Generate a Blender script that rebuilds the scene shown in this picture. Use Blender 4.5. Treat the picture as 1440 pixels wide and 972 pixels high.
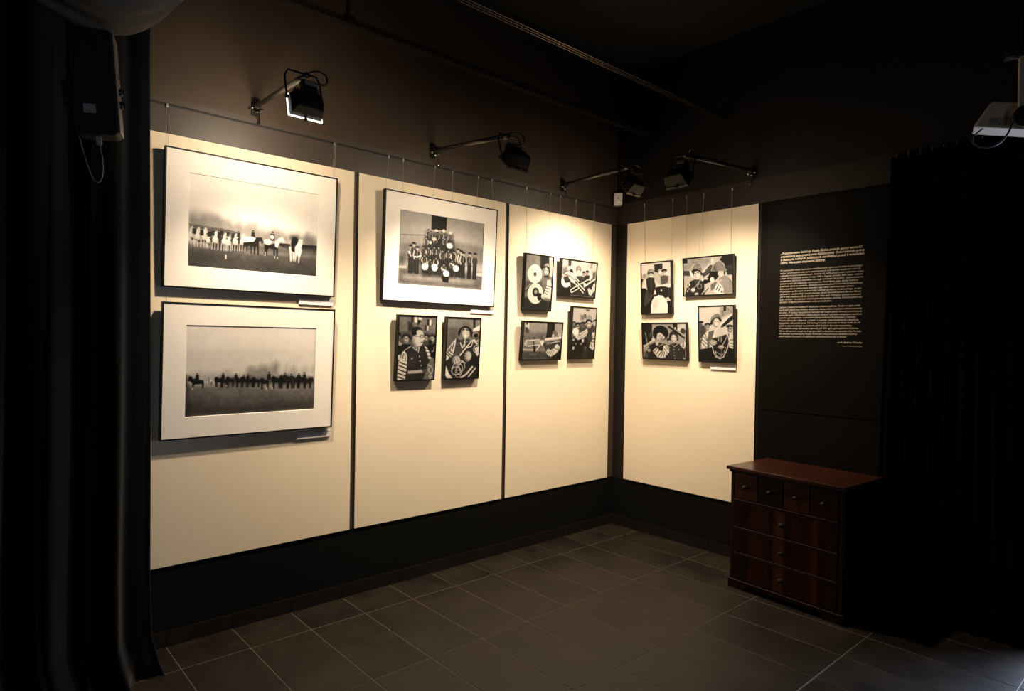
import bpy, bmesh, math, random
import numpy as np
from mathutils import Vector, Matrix

random.seed(7)
for o in list(bpy.data.objects):
    bpy.data.objects.remove(o, do_unlink=True)
scene = bpy.context.scene
COL = scene.collection
R = math.radians

# ------------------------------------------------------------------ camera
cam_d = bpy.data.cameras.new('camera')
cam = bpy.data.objects.new('camera', cam_d)
COL.objects.link(cam)
cam_d.sensor_width = 36.0
cam_d.lens = 896.8 / 1440 * 36
cam_d.clip_start = 0.02
YAW, PITCH, ROLL = R(41.707), R(-0.538), R(0.944)
fw = Vector((math.sin(YAW) * math.cos(PITCH), math.cos(YAW) * math.cos(PITCH), math.sin(PITCH)))
rt = Vector((math.cos(YAW), -math.sin(YAW), 0))
up = rt.cross(fw)
r2 = math.cos(ROLL) * rt + math.sin(ROLL) * up
u2 = -math.sin(ROLL) * rt + math.cos(ROLL) * up
cm = Matrix((r2, u2, -fw)).transposed().to_4x4()
cm.translation = Vector((-4.39, -3.575, 1.60))
cam.matrix_world = cm
scene.camera = cam

# ------------------------------------------------------------------ world, daylight, exposure
world = bpy.data.worlds.new('world')
scene.world = world
world.use_nodes = True
world.node_tree.nodes['Background'].inputs[0].default_value = (0.45, 0.6, 1.0, 1)
world.node_tree.nodes['Background'].inputs[1].default_value = 0.15
day = bpy.data.lights.new('doorway_daylight', 'AREA')
day.shape = 'RECTANGLE'; day.size = 1.1; day.size_y = 1.3
day.energy = 200; day.color = (0.62, 0.74, 1.0)
day_o = bpy.data.objects.new('doorway_daylight', day)
COL.objects.link(day_o)
day_o.location = (1.30, -3.62, 1.0)
day_o.rotation_euler = Vector((-1, 0.12, -0.1)).to_track_quat('-Z', 'Y').to_euler()
day2 = bpy.data.lights.new('back_doorway_daylight', 'AREA')
day2.shape = 'RECTANGLE'; day2.size = 0.95; day2.size_y = 1.9
day2.energy = 11; day2.color = (0.78, 0.86, 1.0)
day2_o = bpy.data.objects.new('back_doorway_daylight', day2)
COL.objects.link(day2_o)
day2_o.location = (-4.9, -6.28, 1.02)
day2_o.rotation_euler = Vector((0.1, 1, 0)).to_track_quat('-Z', 'Y').to_euler()
vs = scene.view_settings
vs.view_transform = 'Standard'; vs.look = 'None'; vs.gamma = 1.0; vs.use_curve_mapping = False
vs.exposure = 0.0
LAMP_COL = (1.0, 0.82, 0.60)
PANE = 56.0          # glow of each floodlight's front glass
BEAM = 135.0         # watts thrown by each reflector

# ------------------------------------------------------------------ materials
MATS = {}
def mat(name, col, rough=0.6, metal=0.0, var=0.0, scale=8.0, bump=0.0, stretch=None, spec=0.5, coat=0.0, sheen=0.0):
    if name in MATS: return MATS[name]
    m = bpy.data.materials.new(name); m.use_nodes = True
    nt = m.node_tree; b = nt.nodes['Principled BSDF']
    b.inputs['Base Color'].default_value = (*col, 1)
    b.inputs['Roughness'].default_value = rough
    b.inputs['Metallic'].default_value = metal
    b.inputs['Specular IOR Level'].default_value = spec
    if coat: b.inputs['Coat Weight'].default_value = coat
    if sheen: b.inputs['Sheen Weight'].default_value = sheen
    if var or bump:
        tc = nt.nodes.new('ShaderNodeTexCoord'); mp = nt.nodes.new('ShaderNodeMapping')
        if stretch: mp.inputs['Scale'].default_value = stretch
        nz = nt.nodes.new('ShaderNodeTexNoise'); nz.inputs['Scale'].default_value = scale
        nz.inputs['Detail'].default_value = 5
        nt.links.new(tc.outputs['Object'], mp.inputs[0]); nt.links.new(mp.outputs[0], nz.inputs['Vector'])
        if var:
            mx = nt.nodes.new('ShaderNodeMix'); mx.data_type = 'RGBA'
            mx.inputs['A'].default_value = (*[max(0, c * (1 - var)) for c in col], 1)
            mx.inputs['B'].default_value = (*[min(1, c * (1 + var)) for c in col], 1)
            nt.links.new(nz.outputs['Fac'], mx.inputs['Factor'])
            nt.links.new(mx.outputs['Result'], b.inputs['Base Color'])
        if bump:
            bp = nt.nodes.new('ShaderNodeBump'); bp.inputs['Strength'].default_value = bump
            bp.inputs['Distance'].default_value = 0.004
            nt.links.new(nz.outputs['Fac'], bp.inputs['Height']); nt.links.new(bp.outputs[0], b.inputs['Normal'])
    MATS[name] = m
    return m
def emit(name, col, s):
    if name in MATS: return MATS[name]
    m = bpy.data.materials.new(name); m.use_nodes = True
    b = m.node_tree.nodes['Principled BSDF']
    b.inputs['Base Color'].default_value = (*col, 1)
    b.inputs['Emission Color'].default_value = (*col, 1)
    b.inputs['Emission Strength'].default_value = s
    MATS[name] = m
    return m

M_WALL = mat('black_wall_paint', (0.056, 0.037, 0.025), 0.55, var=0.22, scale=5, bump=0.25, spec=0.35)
M_WALL_DIM = mat('shaded_black_wall', (0.011, 0.008, 0.0065), 0.6, var=0.22, scale=5, bump=0.25, spec=0.25)  # same black paint darkened: the right wall's weaker light is in the colour
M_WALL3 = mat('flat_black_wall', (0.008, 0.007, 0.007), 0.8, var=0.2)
M_LOWWALL = mat('dark_lower_wall', (0.0045, 0.0045, 0.0045), 0.8, var=0.2, scale=9, bump=0.2, spec=0.08)  # boards added over the lower wall, darker than the wall above
M_CEIL = mat('black_ceiling_paint', (0.012, 0.011, 0.010), 0.8, var=0.2)
M_TRIM = mat('black_board', (0.048, 0.035, 0.027), 0.5, var=0.15, scale=6)
M_TRIM_DIM = mat('shaded_black_board', (0.026, 0.019, 0.014), 0.6, var=0.15, scale=6, spec=0.25)  # right-hand copy of the fascia board, weaker light mixed into its colour
M_GAP = mat('rail_slot_black', (0.006, 0.006, 0.006), 0.7)
M_CREAM = mat('cream_board', (0.80, 0.68, 0.51), 0.62, var=0.035, scale=3.0, bump=0.05, spec=0.3)
M_BPANEL = mat('black_panel', (0.004, 0.003, 0.0025), 0.6, var=0.2, spec=0.06)
M_FRAME = mat('black_frame', (0.005, 0.0045, 0.004), 0.45, spec=0.2)
M_MAT = mat('white_passe_partout', (0.86, 0.80, 0.73), 0.6, var=0.01, spec=0.3)
M_MATBEV = mat('mat_bevel', (0.80, 0.76, 0.70), 0.7)
M_STEEL = mat('steel_wire', (0.36, 0.33, 0.29), 0.5, 0.5)
M_HOOK = mat('nickel_hook', (0.85, 0.83, 0.80), 0.25, 0.8)
M_CHROME = mat('chrome', (0.85, 0.84, 0.82), 0.12, 1.0)
M_LAMP = mat('black_lamp_metal', (0.009, 0.008, 0.007), 0.42, 0.0, spec=0.3)
M_LAMPRIM = mat('grey_lamp_rim', (0.05, 0.045, 0.04), 0.3, 0.6)
M_ARM = mat('dark_steel_tube', (0.10, 0.09, 0.08), 0.3, 0.8)
M_CABLE = mat('black_rubber', (0.012, 0.012, 0.012), 0.5)
M_VELVET = mat('black_velvet', (0.005, 0.005, 0.0056), 0.95, var=0.3, scale=30, stretch=(6, 6, 1), spec=0.05, sheen=0.06)
M_VELVET2 = mat('black_drape', (0.003, 0.003, 0.003), 0.95, var=0.3, scale=30, spec=0.0)
M_SWAG = mat('grey_brown_cloth', (0.085, 0.064, 0.043), 0.85, var=0.15, scale=14, bump=0.1, spec=0.2)
M_TRACK = mat('black_track', (0.08, 0.065, 0.052), 0.25, 0.5)
M_WHITE = mat('white_plastic', (0.78, 0.75, 0.70), 0.4)
M_LENS = mat('milky_lens', (0.85, 0.83, 0.80), 0.25)
M_PROJ = mat('white_projector_shell', (0.50, 0.45, 0.39), 0.45, var=0.02)
M_VENT = mat('grey_vent', (0.22, 0.20, 0.18), 0.6)
M_SPK = mat('black_speaker_shell', (0.005, 0.0045, 0.004), 0.6, var=0.2, spec=0.2)
M_SPKSIDE = mat('brown_grey_side', (0.16, 0.12, 0.085), 0.4)
M_STICK = mat('worn_sticker', (0.22, 0.19, 0.18), 0.6, var=0.5, scale=60)
M_GREYCORD = mat('grey_cord', (0.24, 0.19, 0.14), 0.4)
M_CARD = mat('white_card', (0.84, 0.81, 0.80), 0.6)
M_INK = mat('grey_ink', (0.35, 0.32, 0.32), 0.7)
M_TEXT = mat('cream_lettering', (0.33, 0.28, 0.22), 0.6)
M_TEXTB = mat('bright_cream_lettering', (0.80, 0.68, 0.52), 0.6)
M_POSTER = mat('black_poster_vinyl', (0.004, 0.003, 0.0023), 0.5, var=0.25, scale=2.5, bump=0.06, spec=0.06)
M_GROUT = mat('sandy_grout', (0.085, 0.066, 0.046), 0.9, var=0.3, scale=20)
M_CHESTTOP = mat('mahogany_top', (0.030, 0.008, 0.0035), 0.28, var=0.35, scale=7, stretch=(1, 9, 1), coat=0.12, spec=0.3)
M_CHEST = mat('mahogany', (0.017, 0.0035, 0.002), 0.35, var=0.4, scale=6, stretch=(5, 5, 1), coat=0.05, spec=0.25)
M_CHESTDK = mat('mahogany_dark', (0.005, 0.0022, 0.0018), 0.35, var=0.3, scale=6, stretch=(5, 5, 1), coat=0.05, spec=0.25)
M_CHESTLT = mat('mahogany_amber', (0.032, 0.0085, 0.0035), 0.35, var=0.35, scale=6, stretch=(5, 5, 1), coat=0.05, spec=0.25)
M_LIP = mat('worn_drawer_lip', (0.018, 0.005, 0.0026), 0.5, var=0.3, scale=12, spec=0.2)
M_KNOB = mat('tarnished_knob', (0.014, 0.012, 0.011), 0.5, 0.2, spec=0.3)
M_GLASSEDGE = emit('glowing_glass_edge', (1.0, 0.95, 0.86), 1.6)

def tile_material():
    m = bpy.data.materials.new('dark_slate_tile'); m.use_nodes = True
    nt = m.node_tree; b = nt.nodes['Principled BSDF']
    tc = nt.nodes.new('ShaderNodeTexCoord'); oi = nt.nodes.new('ShaderNodeObjectInfo')
    ad = nt.nodes.new('ShaderNodeVectorMath'); ad.operation = 'ADD'
    geo = nt.nodes.new('ShaderNodeNewGeometry')
    nz = nt.nodes.new('ShaderNodeTexNoise'); nz.inputs['Scale'].default_value = 3.2; nz.inputs['Detail'].default_value = 7
    nz.inputs['Roughness'].default_value = 0.65
    mul = nt.nodes.new('ShaderNodeMath'); mul.operation = 'MULTIPLY'; mul.inputs[1].default_value = 9
    nt.links.new(oi.outputs['Random'], mul.inputs[0])
    nt.links.new(geo.outputs['Position'], ad.inputs[0]); nt.links.new(mul.outputs[0], ad.inputs[1])
    nt.links.new(ad.outputs[0], nz.inputs['Vector'])
    cr = nt.nodes.new('ShaderNodeValToRGB')
    cr.color_ramp.elements[0].position = 0.28; cr.color_ramp.elements[0].color = (0.0030, 0.0021, 0.0015, 1)
    cr.color_ramp.elements[1].position = 0.78; cr.color_ramp.elements[1].color = (0.022, 0.0150, 0.0096, 1)
    b.inputs['Specular IOR Level'].default_value = 0.24
    nt.links.new(nz.outputs['Fac'], cr.inputs[0]); nt.links.new(cr.outputs[0], b.inputs['Base Color'])
    rr = nt.nodes.new('ShaderNodeMapRange'); rr.inputs['To Min'].default_value = 0.40; rr.inputs['To Max'].default_value = 0.66
    nt.links.new(nz.outputs['Fac'], rr.inputs['Value']); nt.links.new(rr.outputs[0], b.inputs['Roughness'])
    n2 = nt.nodes.new('ShaderNodeTexNoise'); n2.inputs['Scale'].default_value = 45; n2.inputs['Detail'].default_value = 4
    bp = nt.nodes.new('ShaderNodeBump'); bp.inputs['Strength'].default_value = 0.25; bp.inputs['Distance'].default_value = 0.003
    nt.links.new(geo.outputs['Position'], n2.inputs['Vector'])
    nt.links.new(n2.outputs['Fac'], bp.inputs['Height']); nt.links.new(bp.outputs[0], b.inputs['Normal'])
    return m
M_TILE = tile_material()
M_SKIRT = mat('dark_skirting_tile', (0.009, 0.007, 0.006), 0.5, var=0.4, scale=5, spec=0.2)

def veneer_material():
    m = bpy.data.materials.new('striped_mahogany_veneer'); m.use_nodes = True
    nt = m.node_tree; b = nt.nodes['Principled BSDF']
    tc = nt.nodes.new('ShaderNodeTexCoord'); sp = nt.nodes.new('ShaderNodeSeparateXYZ')
    nt.links.new(tc.outputs['Object'], sp.inputs[0])
    mr = nt.nodes.new('ShaderNodeMapRange'); mr.inputs['From Min'].default_value = -0.36; mr.inputs['From Max'].default_value = 0.36
    nt.links.new(sp.outputs['X'], mr.inputs['Value'])
    cr = nt.nodes.new('ShaderNodeValToRGB'); cr.color_ramp.interpolation = 'LINEAR'
    dk = (0.008, 0.0022, 0.0015, 1); md = (0.026, 0.0050, 0.003, 1); lt = (0.058, 0.016, 0.005, 1)
    stops = [(0.0, md), (0.13, dk), (0.17, dk), (0.19, md), (0.36, md), (0.40, dk), (0.44, lt), (0.50, lt), (0.54, dk),
             (0.58, md), (0.74, md), (0.765, lt), (0.79, lt), (0.82, dk), (0.9, md), (1.0, dk)]
    e = cr.color_ramp.elements
    e[0].position, e[0].color = stops[0]; e[1].position, e[1].color = stops[-1]
    for p, c in stops[1:-1]:
        q = e.new(p); q.color = c
    nt.links.new(mr.outputs[0], cr.inputs[0])
    nz = nt.nodes.new('ShaderNodeTexNoise'); nz.inputs['Scale'].default_value = 9; nz.inputs['Detail'].default_value = 6
    mp = nt.nodes.new('ShaderNodeMapping'); mp.inputs['Scale'].default_value = (6, 6, 0.8)
    nt.links.new(tc.outputs['Object'], mp.inputs[0]); nt.links.new(mp.outputs[0], nz.inputs['Vector'])
    mx = nt.nodes.new('ShaderNodeMix'); mx.data_type = 'RGBA'; mx.blend_type = 'MULTIPLY'; mx.inputs['Factor'].default_value = 0.5
    nt.links.new(cr.outputs[0], mx.inputs['A']); nt.links.new(nz.outputs['Color'], mx.inputs['B'])
    nt.links.new(mx.outputs['Result'], b.inputs['Base Color'])
    b.inputs['Roughness'].default_value = 0.33; b.inputs['Specular IOR Level'].default_value = 0.25
    return m
M_VENEER = veneer_material()

def print_material():
    m = bpy.data.materials.new('photographic_print'); m.use_nodes = True
    nt = m.node_tree; b = nt.nodes['Principled BSDF']
    at = nt.nodes.new('ShaderNodeAttribute'); at.attribute_name = 'tone'
    nt.links.new(at.outputs['Color'], b.inputs['Base Color'])
    b.inputs['Roughness'].default_value = 0.5; b.inputs['Specular IOR Level'].default_value = 0.25
    return m
M_PRINT = print_material()

# ------------------------------------------------------------------ helpers
class MB:
    """collects simple shapes, then links them as one mesh object"""
    def __init__(s): s.v = []; s.f = []
    def add(s, vs_, fs):
        n = len(s.v); s.v += [tuple(p) for p in vs_]; s.f += [[i + n for i in q] for q in fs]; return s
    def box(s, x0, x1, y0, y1, z0, z1, M=None):
        p = [Vector((x, y, z)) for x in (x0, x1) for y in (y0, y1) for z in (z0, z1)]
        if M is not None: p = [M @ q for q in p]
        return s.add(p, [(0, 1, 3, 2), (4, 6, 7, 5), (0, 4, 5, 1), (2, 3, 7, 6), (0, 2, 6, 4), (1, 5, 7, 3)])
    def frustum(s, a, b, M=None):
        """a, b: (x0,x1,y0,y1,z) bottom and top rectangles"""
        p = []
        for x0, x1, y0, y1, z in (a, b):
            p += [Vector((x0, y0, z)), Vector((x1, y0, z)), Vector((x1, y1, z)), Vector((x0, y1, z))]
        if M is not None: p = [M @ q for q in p]
        return s.add(p, [(3, 2, 1, 0), (4, 5, 6, 7), (0, 1, 5, 4), (1, 2, 6, 5), (2, 3, 7, 6), (3, 0, 4, 7)])
    def tube(s, pts, r, n=10, cap=True, M=None):
        pts = [Vector(p) for p in pts]
        if M is not None: pts = [M @ p for p in pts]
        rs = r if isinstance(r, (list, tuple)) else [r] * len(pts)
        rings = []; prev = None
        for i, p in enumerate(pts):
            d = (pts[min(i + 1, len(pts) - 1)] - pts[max(i - 1, 0)]).normalized()
            if prev is None:
                a = Vector((0, 0, 1)) if abs(d.z) < 0.9 else Vector((1, 0, 0))
                u = d.cross(a).normalized()
            else:
                u = (prev - d * prev.dot(d)).normalized()
            prev = u; w = d.cross(u)
            rings.append([p + rs[i] * (math.cos(2 * math.pi * k / n) * u + math.sin(2 * math.pi * k / n) * w) for k in range(n)])
        vs_ = [q for rg in rings for q in rg]; fs = []
        for i in range(len(pts) - 1):
            for k in range(n):
                fs.append((i * n + k, i * n + (k + 1) % n, (i + 1) * n + (k + 1) % n, (i + 1) * n + k))
        if cap:
            fs.append(tuple(range(n))[::-1]); fs.append(tuple((len(pts) - 1) * n + k for k in range(n)))
        return s.add(vs_, fs)
    def lathe(s, prof, n=16, M=None):
        """prof: (r, h) along local z"""
        vs_ = []; fs = []
        for r, h in prof:
            for k in range(n):
                a = 2 * math.pi * k / n; vs_.append(Vector((r * math.cos(a), r * math.sin(a), h)))
        for i in range(len(prof) - 1):
            for k in range(n):
                fs.append((i * n + k, i * n + (k + 1) % n, (i + 1) * n + (k + 1) % n, (i + 1) * n + k))
        fs.append(tuple(range(n))[::-1]); fs.append(tuple((len(prof) - 1) * n + k for k in range(n)))
        if M is not None: vs_ = [M @ q for q in vs_]
        return s.add(vs_, fs)
    def prism(s, poly, y0, y1, M=None):
        """poly in x,z extruded along y"""
        n = len(poly)
        p = [Vector((x, y0, z)) for x, z in poly] + [Vector((x, y1, z)) for x, z in poly]
        if M is not None: p = [M @ q for q in p]
        fs = [tuple(range(n)), tuple(range(2 * n - 1, n - 1, -1))]
        fs += [(i, n + i, n + (i + 1) % n, (i + 1) % n) for i in range(n)]
        return s.add(p, fs)
    def ring(s, x0, x1, z0, z1, w, y0, y1, M=None):
        """rectangular picture-frame ring in the xz plane, bars w wide, from y0 to y1"""
        o = [(x0, z0), (x1, z0), (x1, z1), (x0, z1)]; i = [(x0 + w, z0 + w), (x1 - w, z0 + w), (x1 - w, z1 - w), (x0 + w, z1 - w)]
        return s.ring2(o, i, i, y0, y1, M)
    def ring2(s, o, i0, i1, y0, y1, M=None):
        p = [Vector((x, y0, z)) for x, z in o] + [Vector((x, y0, z)) for x, z in i0] + \
            [Vector((x, y1, z)) for x, z in o] + [Vector((x, y1, z)) for x, z in i1]
        if M is not None: p = [M @ q for q in p]
        fs = []
        for k in range(4):
            j = (k + 1) % 4
            fs += [(k, j, 4 + j, 4 + k), (8 + j, 8 + k, 12 + k, 12 + j), (8 + k, 8 + j, j, k), (4 + k, 4 + j, 12 + j, 12 + k)]
        return s.add(p, fs)
    def mesh(s, name, m):
        me = bpy.data.meshes.new(name); me.from_pydata(s.v, [], s.f); me.materials.append(m)
        bm = bmesh.new(); bm.from_mesh(me); bmesh.ops.recalc_face_normals(bm, faces=bm.faces[:]); bm.to_mesh(me); bm.free()
        return me
    def build(s, name, m, parent=None, bevel=0.0, smooth=False, **kw):
        me = s.mesh(name, m)
        o = bpy.data.objects.new(name, me); COL.objects.link(o)
        if parent is not None: o.parent = parent
        if smooth:
            for p in me.polygons: p.use_smooth = True
        if bevel:
            b = o.modifiers.new('bevel', 'BEVEL'); b.width = bevel; b.segments = 2; b.limit_method = 'ANGLE'
        tag(o, **kw)
        return o
def tag(o, label=None, cat=None, group=None, kind=None):
    if label: o['label'] = label
    if cat: o['category'] = cat
    if group: o['group'] = group
    if kind: o['kind'] = kind
    return o
def empty(name, loc, rot=(0, 0, 0), label=None, cat=None, group=None):
    o = bpy.data.objects.new(name, None); COL.objects.link(o)
    o.location = loc; o.rotation_euler = rot; o.empty_display_size = 0.05
    return tag(o, label, cat, group)
def mtx(o):
    return Matrix.LocRotScale(o.location, o.rotation_euler, o.scale)
def catmull(pts, n=8):
    pts = [Vector(p) for p in pts]; P = [pts[0]] + pts + [pts[-1]]; out = []
    for i in range(1, len(P) - 2):
        for k in range(n):
            t = k / n; a, b, c, d = P[i - 1], P[i], P[i + 1], P[i + 2]
            out.append(0.5 * ((2 * b) + (c - a) * t + (2 * a - 5 * b + 4 * c - d) * t * t + (3 * b - a - 3 * c + d) * t ** 3))
    out.append(pts[-1]); return out
def interp(x, xs, ys): return float(np.interp(x, xs, ys))
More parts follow.
